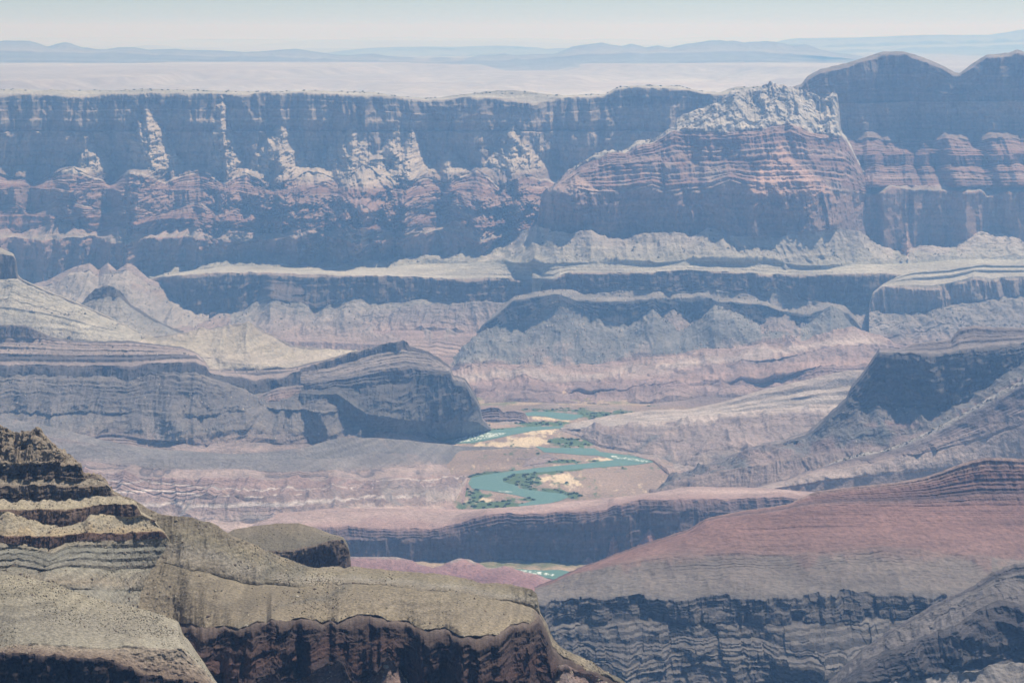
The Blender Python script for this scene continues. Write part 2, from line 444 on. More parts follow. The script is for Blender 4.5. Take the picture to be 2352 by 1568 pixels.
# ================================================================== FAR COUNTRY
def far_country():
    # plain beyond the rim, one sheet to the horizon
    na, nr = 500, 300
    a = np.linspace(-0.9, 0.9, na)[None]; Yv = np.geomspace(11500, 120000, nr)[:, None]
    X = a * Yv; Yg = np.broadcast_to(Yv, X.shape)
    f = fbm(X / 6000, Yg / 9000, seed=3, octv=5)
    ter = np.clip((f - 0.04) * 16, 0, 1) * 70 + np.clip((f - 0.22) * 20, 0, 1) * 80
    Z = -560 + ter + 22 * fbm(X / 1800, Yg / 1800, seed=9, octv=4) - np.clip(Yg - 11500, 0, 2500) * 0.0
    Z = Z - np.clip((14000 - Yg) / 2500, 0, 1) * 40
    base = np.array(lin((190, 184, 178))); dark = np.array(lin((146, 142, 140))); pk = np.array(lin((178, 166, 158)))
    k = np.clip(fbm(X / 5000, Yg / 2500, seed=15, octv=5) * 1.6 + 0.3, 0, 1)[..., None]
    C = base * (1 - k) + pk * k
    kd = (np.clip((f + 0.02) * 8, 0, 1) * (0.55 + 0.35 * fbm(X / 900, Yg / 500, seed=44, octv=4)))[..., None]; C = C * (1 - kd) + dark * kd
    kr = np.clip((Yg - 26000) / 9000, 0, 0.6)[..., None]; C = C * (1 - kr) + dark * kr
    V = np.stack([X, Yg, Z + CAMZ], -1)
    idx = np.arange(nr * na).reshape(nr, na)
    Fq = np.stack([idx[:-1, :-1], idx[:-1, 1:], idx[1:, 1:], idx[1:, :-1]], -1).reshape(-1, 4)
    o = np_mesh('desert_plain', V.reshape(-1, 3), Fq, M_PLAIN, C.reshape(-1, 3)); link(o)
    tag(o, 'pale pink desert plain stretching beyond the canyon rim', 'plain', kind='structure')

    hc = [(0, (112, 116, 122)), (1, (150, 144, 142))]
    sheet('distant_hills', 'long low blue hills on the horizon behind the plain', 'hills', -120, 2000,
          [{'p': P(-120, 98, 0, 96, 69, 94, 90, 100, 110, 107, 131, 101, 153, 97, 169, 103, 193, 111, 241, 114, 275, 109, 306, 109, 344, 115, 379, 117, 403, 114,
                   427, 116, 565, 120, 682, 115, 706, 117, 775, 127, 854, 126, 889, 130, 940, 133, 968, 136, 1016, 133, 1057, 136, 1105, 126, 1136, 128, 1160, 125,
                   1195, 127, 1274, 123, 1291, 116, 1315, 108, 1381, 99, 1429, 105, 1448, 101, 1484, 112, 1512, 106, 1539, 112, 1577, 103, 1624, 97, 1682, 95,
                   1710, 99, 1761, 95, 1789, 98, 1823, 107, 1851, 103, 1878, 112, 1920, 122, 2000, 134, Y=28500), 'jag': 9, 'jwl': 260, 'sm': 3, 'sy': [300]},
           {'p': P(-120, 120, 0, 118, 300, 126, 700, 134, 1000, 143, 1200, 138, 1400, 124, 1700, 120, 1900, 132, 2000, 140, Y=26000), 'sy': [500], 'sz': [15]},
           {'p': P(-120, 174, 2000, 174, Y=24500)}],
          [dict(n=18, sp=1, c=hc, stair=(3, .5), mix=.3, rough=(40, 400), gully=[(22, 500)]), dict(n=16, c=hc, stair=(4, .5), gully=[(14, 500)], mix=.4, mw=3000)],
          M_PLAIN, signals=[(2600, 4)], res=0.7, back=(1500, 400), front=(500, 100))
    sheet('distant_mesa', 'faint flat mesa on the horizon at centre, palest of the far ridges', 'mesa', 740, 1400,
          [{'p': P(740, 124, 803, 118, 844, 113, 913, 110, 1050, 109, 1140, 107, 1233, 110, 1253, 114, 1305, 112, 1400, 118, Y=42000), 'jag': 8, 'jwl': 500, 'sm': 3},
           {'p': P(740, 150, 1400, 150, Y=39000)}], [dict(n=16, c=hc, stair=(3, .5), gully=[(40, 2500)])], M_PLAIN, res=0.4, back=(2000, 300), front=(500, 200))
    sheet('distant_mesa', 'faint long tableland on the horizon at the right edge', 'mesa', 1700, 2500,
          [{'p': P(1700, 118, 1780, 100, 1796, 95, 1823, 91, 1892, 89, 2133, 83, 2271, 81, 2322, 74, 2352, 69, 2500, 66, Y=42000), 'jag': 8, 'jwl': 500, 'sm': 3},
           {'p': P(1700, 122, 2000, 118, 2500, 112, Y=40000)},
           {'p': P(1700, 155, 2500, 155, Y=30000)}], [dict(n=12, c=hc, stair=(3, .5), gully=[(40, 2500)]), dict(n=18, c=hc, stair=(5, .5), gully=[(20, 2500)], mw=8000)],
          M_PLAIN, res=0.4, back=(2000, 300), front=(500, 200))
far_country()

# ================================================================== FAR WALL
def far_wall():
    rim = [-80, 204, 0, 205, 100, 207, 200, 208, 300, 207, 350, 205, 450, 207, 540, 209, 620, 211, 700, 208, 860, 212, 900, 220, 980, 226, 1050, 219, 1140, 208,
           1180, 208, 1230, 214, 1300, 220, 1340, 217, 1390, 217, 1405, 208, 1420, 200, 1480, 196, 1560, 198, 1600, 210, 1650, 213, 1690, 200, 1740, 199, 1800, 203, 1860, 205]
    edge = [-80, 213, 0, 215, 200, 218, 350, 214, 540, 216, 700, 212, 860, 219, 980, 230, 1080, 224, 1150, 226, 1230, 236, 1300, 224, 1390, 220, 1420, 204, 1560, 201, 1650, 216, 1860, 210]
    kb = [(0, (170, 165, 140)), (1, KAIBAB)]
    cl = [(0, (165, 152, 136)), (.15, (150, 136, 122)), (.2, (126, 112, 104)), (.5, COCO), (.8, (158, 140, 124)), (1, (128, 100, 92))]
    tier = [(0, PALE), (.12, SUPAI2), (.3, SUPAI), (.5, (168, 136, 124)), (.7, SUPAI), (1, SUPAI)]
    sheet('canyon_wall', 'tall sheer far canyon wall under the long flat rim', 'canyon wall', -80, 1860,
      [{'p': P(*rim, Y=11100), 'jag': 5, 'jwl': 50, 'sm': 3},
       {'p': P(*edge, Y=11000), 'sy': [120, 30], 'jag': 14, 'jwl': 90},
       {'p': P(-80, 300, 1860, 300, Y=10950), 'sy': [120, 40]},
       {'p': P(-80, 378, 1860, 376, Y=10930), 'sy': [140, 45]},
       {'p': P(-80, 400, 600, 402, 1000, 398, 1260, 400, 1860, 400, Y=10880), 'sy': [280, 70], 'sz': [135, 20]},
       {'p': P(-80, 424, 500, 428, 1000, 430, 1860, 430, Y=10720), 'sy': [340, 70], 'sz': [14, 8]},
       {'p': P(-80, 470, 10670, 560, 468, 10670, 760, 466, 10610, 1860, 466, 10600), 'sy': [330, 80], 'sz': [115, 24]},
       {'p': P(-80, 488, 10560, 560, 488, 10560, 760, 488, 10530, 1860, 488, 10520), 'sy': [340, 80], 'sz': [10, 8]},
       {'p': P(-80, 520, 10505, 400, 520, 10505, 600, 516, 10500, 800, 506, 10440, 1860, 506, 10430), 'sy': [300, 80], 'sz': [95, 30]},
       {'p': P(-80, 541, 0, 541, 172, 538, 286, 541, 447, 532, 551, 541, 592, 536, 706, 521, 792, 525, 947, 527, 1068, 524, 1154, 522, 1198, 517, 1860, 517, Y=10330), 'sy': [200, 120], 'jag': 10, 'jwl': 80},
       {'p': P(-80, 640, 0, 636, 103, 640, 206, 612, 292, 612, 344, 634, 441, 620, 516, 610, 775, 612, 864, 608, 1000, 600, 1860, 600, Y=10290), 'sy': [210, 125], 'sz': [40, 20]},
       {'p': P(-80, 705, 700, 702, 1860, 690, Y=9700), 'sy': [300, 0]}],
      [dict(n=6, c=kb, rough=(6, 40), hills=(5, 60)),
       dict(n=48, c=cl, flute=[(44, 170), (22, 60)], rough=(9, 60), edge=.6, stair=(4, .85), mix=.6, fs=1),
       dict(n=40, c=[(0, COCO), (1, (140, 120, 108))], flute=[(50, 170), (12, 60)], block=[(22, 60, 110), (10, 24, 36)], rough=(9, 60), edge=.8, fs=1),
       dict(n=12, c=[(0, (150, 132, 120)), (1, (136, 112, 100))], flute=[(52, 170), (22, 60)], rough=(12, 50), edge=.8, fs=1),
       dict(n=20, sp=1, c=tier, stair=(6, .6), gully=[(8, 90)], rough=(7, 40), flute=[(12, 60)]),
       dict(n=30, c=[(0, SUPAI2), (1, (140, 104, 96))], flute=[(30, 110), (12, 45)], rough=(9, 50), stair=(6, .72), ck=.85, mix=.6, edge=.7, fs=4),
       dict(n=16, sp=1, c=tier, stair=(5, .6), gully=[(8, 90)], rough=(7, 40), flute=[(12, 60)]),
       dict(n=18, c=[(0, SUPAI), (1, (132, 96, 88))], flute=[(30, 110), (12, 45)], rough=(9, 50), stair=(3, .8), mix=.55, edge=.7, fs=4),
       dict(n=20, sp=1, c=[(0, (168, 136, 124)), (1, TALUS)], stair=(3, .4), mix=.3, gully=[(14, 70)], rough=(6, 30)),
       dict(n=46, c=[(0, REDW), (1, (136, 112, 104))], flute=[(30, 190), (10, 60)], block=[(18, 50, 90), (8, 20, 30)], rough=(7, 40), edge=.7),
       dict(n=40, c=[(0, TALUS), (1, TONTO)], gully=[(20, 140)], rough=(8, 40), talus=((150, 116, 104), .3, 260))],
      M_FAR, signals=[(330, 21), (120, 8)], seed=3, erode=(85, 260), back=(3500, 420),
      cones=[dict(x=650, y=280, yb=392, w=92, reach=380, c=PALE, ext=.25, k=1), dict(x=815, y=272, yb=400, w=112, reach=400, c=PALE, ext=.25, k=1),
             dict(x=918, y=272, yb=388, w=84, reach=360, c=PALE, ext=.25, k=1), dict(x=950, y=285, yb=380, w=40, reach=280, c=PALE, k=1),
             dict(x=1178, y=285, yb=376, w=78, reach=420, c=PALE, ext=.7, fz=3.0, k=1),
             dict(x=1035, y=335, yb=385, w=56, reach=260, c=PALE, k=1), dict(x=337, y=222, yb=378, w=70, reach=320, c=PALE, lean=60, k=1),
             dict(x=502, y=205, yb=385, w=44, reach=260, c=PALE, lean=60, k=1), dict(x=225, y=320, yb=385, w=52, reach=200, c=PALE, k=1),
             dict(x=1110, y=350, yb=470, w=60, reach=200, k=3), dict(x=1240, y=300, yb=360, w=14, reach=90, c=PALE, k=1)])
far_wall()

# ================================================================== HIGH BUTTE WALL AT THE RIGHT
def right_wall():
    crest = [1780, 200, 1817, 201, 1841, 193, 1854, 176, 1885, 158, 1944, 146, 1982, 133, 2030, 119, 2075, 118, 2106, 127, 2154, 146, 2195, 167, 2205, 167, 2236, 145,
             2267, 126, 2316, 122, 2336, 115, 2352, 119, 2440, 124]
    edge = [crest[i] + (0 if i % 2 == 0 else 7) for i in range(len(crest))]
    tier = [(0, SUPAI2), (.3, SUPAI), (.5, (168, 136, 124)), (.7, SUPAI), (1, SUPAI)]
    sheet('canyon_wall', 'highest sheer shaded wall with two domed summits at the right', 'canyon wall', 1780, 2440,
      [{'p': P(*crest, Y=10500), 'jag': 4, 'jwl': 40, 'sm': 3},
       {'p': P(*edge, Y=10450), 'jag': 8, 'jwl': 60, 'sy': [40]},
       {'p': P(1780, 240, 2440, 230, Y=10400), 'sy': [70, 20]},
       {'p': P(1780, 298, 2440, 298, Y=10370), 'sy': [90, 20]},
       {'p': P(1780, 322, 2440, 322, Y=10330), 'sy': [150, 70], 'sz': [40, 18]},
       {'p': P(1780, 350, 2440, 352, Y=10200), 'sy': [190, 80], 'sz': [10, 8]},
       {'p': P(1780, 376, 2440, 378, Y=10170), 'sy': [180, 80], 'sz': [25, 16]},
       {'p': P(1780, 425, 2440, 425, Y=9980), 'sy': [250, 80], 'sz': [20, 6]},
       {'p': P(1780, 444, 2009, 444, 2047, 425, 2099, 437, 2254, 435, 2267, 452, 2305, 437, 2440, 437, Y=9880), 'sy': [120, 70], 'jag': 8, 'jwl': 80},
       {'p': P(1780, 563, 2009, 563, 2030, 570, 2119, 567, 2195, 570, 2247, 545, 2271, 545, 2352, 552, 2440, 555, Y=9820), 'sy': [130, 80], 'sz': [20, 12]},
       {'p': P(1780, 640, 2440, 640, Y=9350)}],
      [dict(n=5, c=[(0, (140, 130, 116)), (1, (136, 122, 110))], rough=(9, 40)),
       dict(n=34, c=[(0, (140, 122, 108)), (1, (132, 112, 102))], flute=[(30, 190), (14, 60)], rough=(8, 60), edge=.8, stair=(5, .85), mix=.5, fs=1),
       dict(n=32, c=[(0, COCO), (1, (136, 112, 100))], flute=[(24, 210), (10, 70)], block=[(16, 60, 110), (9, 24, 36)], rough=(9, 60), edge=.8, fs=1),
       dict(n=12, c=[(0, (140, 120, 108)), (1, (136, 112, 100))], flute=[(22, 210), (10, 70)], rough=(12, 40), edge=.8, fs=1),
       dict(n=20, sp=1, c=tier, stair=(6, .6), gully=[(8, 90)], rough=(7, 40), flute=[(10, 60)]),
       dict(n=18, c=[(0, SUPAI), (1, (132, 96, 88))], flute=[(26, 100), (12, 45)], rough=(9, 50), stair=(4, .8), mix=.6, edge=.7, fs=4),
       dict(n=30, c=tier, stair=(8, .6), gully=[(8, 90)], rough=(7, 40), flute=[(12, 60)]),
       dict(n=14, c=[(0, (168, 136, 124)), (1, TALUS)], stair=(3, .4), mix=.3, gully=[(12, 70)], rough=(6, 30)),
       dict(n=62, c=[(0, REDW), (1, (136, 108, 98))], flute=[(24, 200), (12, 60)], rough=(6, 40), edge=.7),
       dict(n=40, c=[(0, TALUS), (1, TONTO)], gully=[(20, 120)], rough=(8, 40))],
      M_FAR, signals=[(290, 33), (110, 4)], seed=5, erode=(55, 260), back=(2500, 500),
      cones=[dict(x=2064, y=520, yb=605, w=34, reach=240, c=(176, 150, 138), k=8), dict(x=2098, y=545, yb=605, w=26, reach=180, c=(176, 150, 138), k=8)])

    # the spur in front of both walls
    cr = [1222, 545, 1232, 520, 1245, 450, 1284, 412, 1305, 389, 1333, 377, 1360, 361, 1367, 352, 1395, 345, 1419, 350, 1436, 344, 1463, 328, 1498, 322, 1529, 304, 1549, 290,
          1553, 272, 1577, 260, 1603, 251, 1651, 231, 1679, 211, 1699, 205, 1741, 200, 1754, 193, 1772, 189, 1789, 193, 1816, 201, 1841, 206, 1892, 227, 1904, 216, 1913, 210, 1925, 222, 1932, 300,
          1950, 330, 1980, 385, 2000, 420, 2008, 446, 2013, 560]
    coco = [1222, 546, 1232, 522, 1245, 452, 1284, 414, 1333, 380, 1395, 350, 1436, 350, 1463, 335, 1498, 328, 1529, 308, 1548, 301, 1600, 303, 1686, 300, 1761, 294, 1816, 284, 1858, 303, 1932, 312, 1950, 333, 1980, 388, 2000, 423, 2008, 448, 2013, 561]
    mid = [1222, 547, 1232, 524, 1245, 455, 1284, 418, 1333, 392, 1395, 380, 1498, 370, 1650, 368, 1760, 362, 1860, 365, 1940, 370, 1970, 390, 2000, 425, 2008, 449, 2013, 561]
    rt = [1222, 548, 1232, 526, 1244, 442, 1257, 428, 1315, 427, 1353, 437, 1412, 444, 1498, 428, 1532, 444, 1577, 437, 1634, 434, 1675, 416, 1741, 434, 1858, 430, 1927, 441, 2006, 446, 2013, 562]
    rb = [1222, 549, 1271, 536, 1312, 544, 1357, 538, 1395, 555, 1429, 551, 1474, 540, 1550, 537, 1579, 550, 1622, 532, 1651, 535, 1696, 541, 1755, 538, 1786, 545, 1823, 532, 1892, 528, 1923, 524, 1978, 538, 2013, 562]
    def withY(f, g): return [(f[i], f[i + 1], g(f[i])) for i in range(0, len(f), 2)]
    tent = lambda x, c, w, d: d * max(0, 1 - abs(x - c) / w)
    g0 = lambda x: 10030 + max(0, (1500 - x)) * -0.6 + max(0, x - 1900) * 3
    g1 = lambda x: 9770 + max(0, (1400 - x)) * 0.8 - tent(x, 1800, 160, 60) + max(0, x - 1900) * 3.5
    g2 = lambda x: 9620 + max(0, (1330 - x)) * 2 - tent(x, 1810, 150, 120) + max(0, x - 1920) * 5
    g3 = lambda x: 9430 + max(0, (1300 - x)) * 3 - tent(x, 1800, 200, 120) + max(0, x - 1920) * 6 - tent(x, 1690, 60, 90)
    g4 = lambda x: 9390 - float(np.interp(x, [1620, 1700, 1980], [0, 75, 75])) + max(0, (1300 - x)) * 3 - tent(x, 1800, 200, 120) + max(0, x - 1920) * 6 - tent(x, 1690, 60, 90)
    sheet('canyon_spur', 'stepped spur with pale rubble crest standing out from the far wall', 'canyon spur', 1222, 2013,
      [{'p': withY(cr, g0), 'jag': 8, 'jwl': 40, 'sm': 3}, {'p': withY(coco, g1), 'sy': [60, 50], 'sz': [0, 12], 'sm': 3},
       {'p': withY(mid, g2), 'sy': [110, 50], 'sz': [0, 0], 'sm': 3},
       {'p': withY(rt, g3), 'sy': [40, 30], 'jag': 6, 'jwl': 60, 'sm': 3}, {'p': withY(rb, g4), 'sy': [40, 35], 'sz': [0, 0], 'sm': 3},
       {'p': P(1180, 640, 1230, 640, 2013, 640, Y=9000)}],
      [dict(n=60, er=1.1, c=[(0, (186, 176, 162)), (.9, (190, 180, 166)), (1, (170, 150, 138))], rough=(60, 70), flute=[(30, 110), (18, 40)], edge=.5, stair=(9, .5), ck=.85, mix=.35),
       dict(n=40, c=[(0, SUPAI2), (.4, SUPAI), (.7, (172, 140, 128)), (1, SUPAI)], stair=(7, .7), ck=.82, rough=(16, 40), flute=[(22, 130), (14, 50)], mix=.7),
       dict(n=42, c=[(0, SUPAI), (.4, SUPAI2), (.7, SUPAI), (1, (166, 140, 128))], stair=(6, .7), ck=.82, rough=(16, 40), flute=[(22, 130), (14, 50)], talus=((170, 146, 134), .35, 220), mix=.7),
       dict(n=62, c=[(0, (160, 132, 120)), (.1, REDW), (1, (132, 108, 102))], flute=[(34, 210), (14, 70)], block=[(16, 44, 90), (7, 18, 30)], rough=(7, 40), edge=.7),
       dict(n=50, c=[(0, (168, 158, 148)), (1, TONTO)], gully=[(20, 110)], rough=(7, 35), stair=(3, .5), mix=.2, mw=500)],
      M_FAR, signals=[(520, 12), (150, 6)], seed=8, erode=(85, 270), wrap=(500, 500), back=(500, 300),
      cones=[dict(x=1795, y=330, yb=440, w=110, reach=170, c=(176, 148, 136), ext=.1, fz=1.5, k=2), dict(x=1318, y=385, yb=432, w=60, reach=120, c=(170, 148, 138), k=2)])
right_wall()

# ================================================================== MIDDLE BENCHES
def benches():
    # apron + bench top + first cliff
    top = [1020, 596, 1060, 575, 1100, 571, 1154, 569, 1198, 540, 1233, 520, 1271, 533, 1312, 541, 1357, 536, 1395, 552, 1429, 549, 1474, 538, 1550, 534, 1579, 547, 1622, 529, 1651, 532, 1696, 540, 1755, 535,
           1823, 530, 1892, 526, 1923, 522, 1978, 536, 2013, 560, 2060, 580, 2119, 567, 2195, 572, 2247, 537, 2271, 541, 2440, 548]
    left = [300, 650, 330, 640, 400, 626, 475, 617, 516, 606, 585, 608, 700, 609, 804, 610, 864, 605, 947, 601]
    foot = [300, 652, 330, 641, 400, 628, 475, 619, 516, 611, 700, 614, 864, 612, 1000, 606, 1100, 598, 1200, 602, 1300, 606, 1400, 603, 1500, 600, 1600, 597, 1700, 600, 1800, 606, 1900, 608, 2000, 606, 2100, 604, 2200, 597, 2440, 592]
    ct = [300, 660, 330, 643, 361, 634, 413, 628, 499, 622, 592, 623, 804, 627, 854, 629, 982, 637, 1119, 637, 1222, 641, 1270, 641, 1284, 631, 1312, 623, 1412, 624, 1548, 620, 1651, 620, 1789, 629, 1892, 629, 1995, 625, 2100, 630, 2440, 632]
    cb = [300, 690, 344, 722, 379, 742, 406, 751, 447, 737, 516, 720, 558, 712, 590, 692, 620, 682, 671, 689, 723, 702, 785, 686, 809, 676, 844, 686, 923, 693, 988, 686, 1068, 692, 1154, 692, 1222, 682, 1284, 665, 1340, 668, 1374, 666, 1405, 661,
          1481, 658, 1543, 668, 1590, 668, 1627, 656, 1703, 666, 1748, 673, 1782, 658, 1844, 684, 1900, 700, 1995, 700, 2100, 700, 2440, 700]
    sheet('stone_bench', 'long flat grey stone bench with a continuous cliff edge across the middle', 'bench', 296, 2440,
      [{'p': P(*left, Y=10150) + [(x, y, float(np.interp(x, [1020, 1150, 1215, 1260, 1990, 2040, 2440], [10150, 10100, 9600, 9240, 9240, 9700, 9690]))) for x, y in zip(top[0::2], top[1::2])], 'jag': 9, 'jwl': 50, 'sm': 2},
       {'p': [(x, y, float(np.interp(x, [300, 1000, 1250, 1900, 2100, 2440], [9850, 9700, 9010, 9010, 9250, 9300]))) for x, y in zip(foot[0::2], foot[1::2])], 'sy': [60]},
       {'p': [(x, y, (9750 if x < 380 else 9450 if x < 600 else 9150 if x < 1250 else 8950 if x < 1900 else 9000)) for x, y in zip(ct[0::2], ct[1::2])], 'sy': [60, 25], 'jag': 3, 'jwl': 40, 'sm': 3},
       {'p': [(x, y, (9680 if x < 380 else 9350 if x < 600 else 9100 if x < 1250 else 8910 if x < 1900 else 8960)) for x, y in zip(cb[0::2], cb[1::2])], 'sy': [70, 30], 'sm': 3},
       {'p': P(296, 775, 700, 785, 1050, 800, 1400, 780, 1800, 790, 2440, 790, Y=8550)}],
      [dict(n=46, c=[(0, (172, 158, 148)), (.5, (164, 156, 142)), (1, TONTO)], gully=[(26, 150), (8, 45)], rough=(6, 30), curve=.25, stair=(4, .7), mix=.08, mw=420, talus=((150, 120, 110), .12, 140)),
       dict(n=24, c=[(0, (168, 164, 146)), (1, (174, 166, 150))], hills=(7, 260), stair=(4, .6), mix=.4, mw=500),
       dict(n=36, c=[(0, (150, 128, 112)), (.2, (112, 94, 86)), (1, (104, 90, 86))], flute=[(30, 170), (10, 60)], block=[(14, 32, 60), (6, 14, 18)], rough=(9, 35), edge=.75, stair=(4, .8), mix=.5),
       dict(n=48, c=[(0, (138, 132, 124)), (.5, (146, 132, 126)), (1, (160, 132, 122))], gully=[(26, 160), (9, 50)], rough=(8, 28), stair=(7, .6), mix=.15, mw=400, curve=.2)],
      M_FAR, signals=[(420, 3), (140, 6)], seed=11, erode=(40, 200), wrap=(400, 0), back=(400, 250))
    # nearer bench at the right
    sheet('stone_bench', 'nearer flat topped bench with fluted columns at the right', 'bench', 1996, 2440,
      [{'p': P(1996, 700, 2004, 672, 2026, 654, 2060, 636, 2100, 622, 2180, 615, 2260, 604, 2352, 606, 2440, 606, Y=8900), 'sm': 3},
       {'p': P(1996, 704, 2004, 675, 2026, 657, 2085, 658, 2133, 661, 2185, 655, 2219, 646, 2236, 638, 2271, 644, 2352, 639, 2440, 636, Y=8720), 'sy': [30], 'sm': 3, 'jag': 3, 'jwl': 40},
       {'p': P(1996, 716, 2040, 718, 2085, 718, 2150, 706, 2200, 697, 2250, 688, 2300, 680, 2440, 670, Y=8680), 'sy': [30], 'sm': 3},
       {'p': P(1996, 790, 2200, 800, 2440, 800, Y=8250)}],
      [dict(n=24, c=[(0, (166, 160, 144)), (1, (172, 164, 148))], hills=(5, 160), stair=(3, .7), mix=.5, mw=500),
       dict(n=40, c=[(0, (160, 138, 122)), (1, (136, 118, 110))], flute=[(26, 75), (12, 34), (6, 16)], rough=(5, 30), edge=.75),
       dict(n=52, c=[(0, (146, 136, 128)), (.5, (136, 126, 122)), (1, (156, 130, 120))], gully=[(30, 130), (9, 50)], rough=(11, 26), stair=(7, .6), mix=.25, mw=300)],
      M_FAR, signals=[(200, 13)], seed=13, erode=(25, 110), wrap=(300, 0), back=(300, 150))
    # talus ridge with dark caps
    sheet('talus_ridge', 'grey talus ridge capped by dark cliff bands below the middle bench', 'talus ridge', 985, 2000,
      [{'p': P(985, 846, 1016, 826, 1068, 776, 1112, 736, 1140, 714, 1164, 693, 1181, 680, 1230, 668, 1280, 663, 1312, 664, 1340, 676, 1374, 672, 1420, 668, 1481, 664, 1540, 672, 1590, 676, 1627, 662, 1703, 672, 1748, 680, 1800, 700, 1840, 690, 1900, 694, 1940, 700, 2000, 760, Y=8850), 'jag': 6, 'jwl': 40, 'sm': 3, 'sy': [40]},
       {'p': P(985, 848, 1016, 829, 1068, 780, 1112, 742, 1164, 700, 1181, 686, 1280, 672, 1326, 686, 1374, 690, 1440, 690, 1498, 684, 1550, 690, 1607, 680, 1660, 694, 1748, 696, 1800, 712, 1860, 720, 1908, 700, 1950, 716, 2000, 775, Y=8780), 'sy': [80], 'sz': [20], 'sm': 3},
       {'p': P(985, 850, 1016, 833, 1068, 790, 1112, 766, 1164, 736, 1210, 722, 1250, 698, 1290, 682, 1325, 700, 1377, 728, 1440, 738, 1474, 722, 1500, 704, 1530, 740, 1560, 768, 1600, 748, 1640, 704, 1690, 722, 1748, 752, 1800, 780, 1860, 748, 1908, 700, 1950, 738, 2000, 790, Y=8720), 'sy': [120], 'sz': [25], 'sm': 2},
       {'p': P(985, 868, 1068, 838, 1200, 842, 1300, 846, 1400, 835, 1550, 815, 1650, 800, 1750, 792, 1850, 800, 2000, 815, Y=8280), 'sy': [60]},
       {'p': P(985, 900, 1300, 885, 1600, 858, 2000, 850, Y=8000)}],
      [dict(n=12, c=[(0, (146, 136, 128)), (1, (138, 130, 122))], rough=(9, 30), flute=[(12, 60)]),
       dict(n=30, c=[(0, (70, 66, 68)), (1, (66, 62, 64))], flute=[(26, 110)], block=[(14, 36, 30), (7, 15, 12)], rough=(12, 35), stair=(4, .75), mix=.6, edge=.7),
       dict(n=64, c=[(0, (136, 132, 126)), (.6, (138, 132, 126)), (.8, (152, 130, 120)), (1, (164, 138, 126))], gully=[(46, 280), (12, 70), (4, 24)], rough=(5, 24), stair=(8, .5), mix=.05, mw=260, talus=((116, 114, 112), .45, 120), curve=.25),
       dict(n=20, c=[(0, (164, 130, 118)), (.5, (178, 152, 140)), (1, (160, 128, 118))], hills=(16, 200), gully=[(8, 90)])],
      M_MID, signals=[(360, 15)], seed=17, erode=(65, 190), wrap=(200, 200), back=(150, 60))
    # pink slope in front of the bench at left centre
    sheet('badland_slope', 'mauve banded slope below the bench left of the talus ridge', 'slope', 560, 1180,
      [{'p': P(560, 800, 640, 776, 700, 760, 775, 735, 850, 716, 950, 702, 1068, 696, 1130, 694, 1180, 700, Y=8900), 'sy': [40], 'sm': 5},
       {'p': P(560, 815, 700, 790, 850, 762, 1000, 760, 1180, 770, Y=8700)},
       {'p': P(560, 860, 700, 850, 1000, 835, 1180, 860, Y=8350)},
       {'p': P(560, 930, 1180, 925, Y=7700)}],
      [dict(n=34, c=[(0, (144, 132, 128)), (.5, (150, 132, 128)), (1, (164, 136, 128))], gully=[(16, 60), (6, 25)], rough=(5, 25), stair=(5, .5), mix=.1),
       dict(n=34, c=[(0, (160, 130, 122)), (.5, (172, 142, 130)), (1, (152, 120, 112))], gully=[(9, 120)], stair=(7, .6), mix=.5, rough=(5, 30), band=(.12, 9)),
       dict(n=30, c=[(0, (158, 126, 116)), (1, (150, 124, 116))], hills=(12, 200))],
      M_MID, signals=[(220, 18)], seed=19, erode=(20, 120), back=(100, 60))
benches()

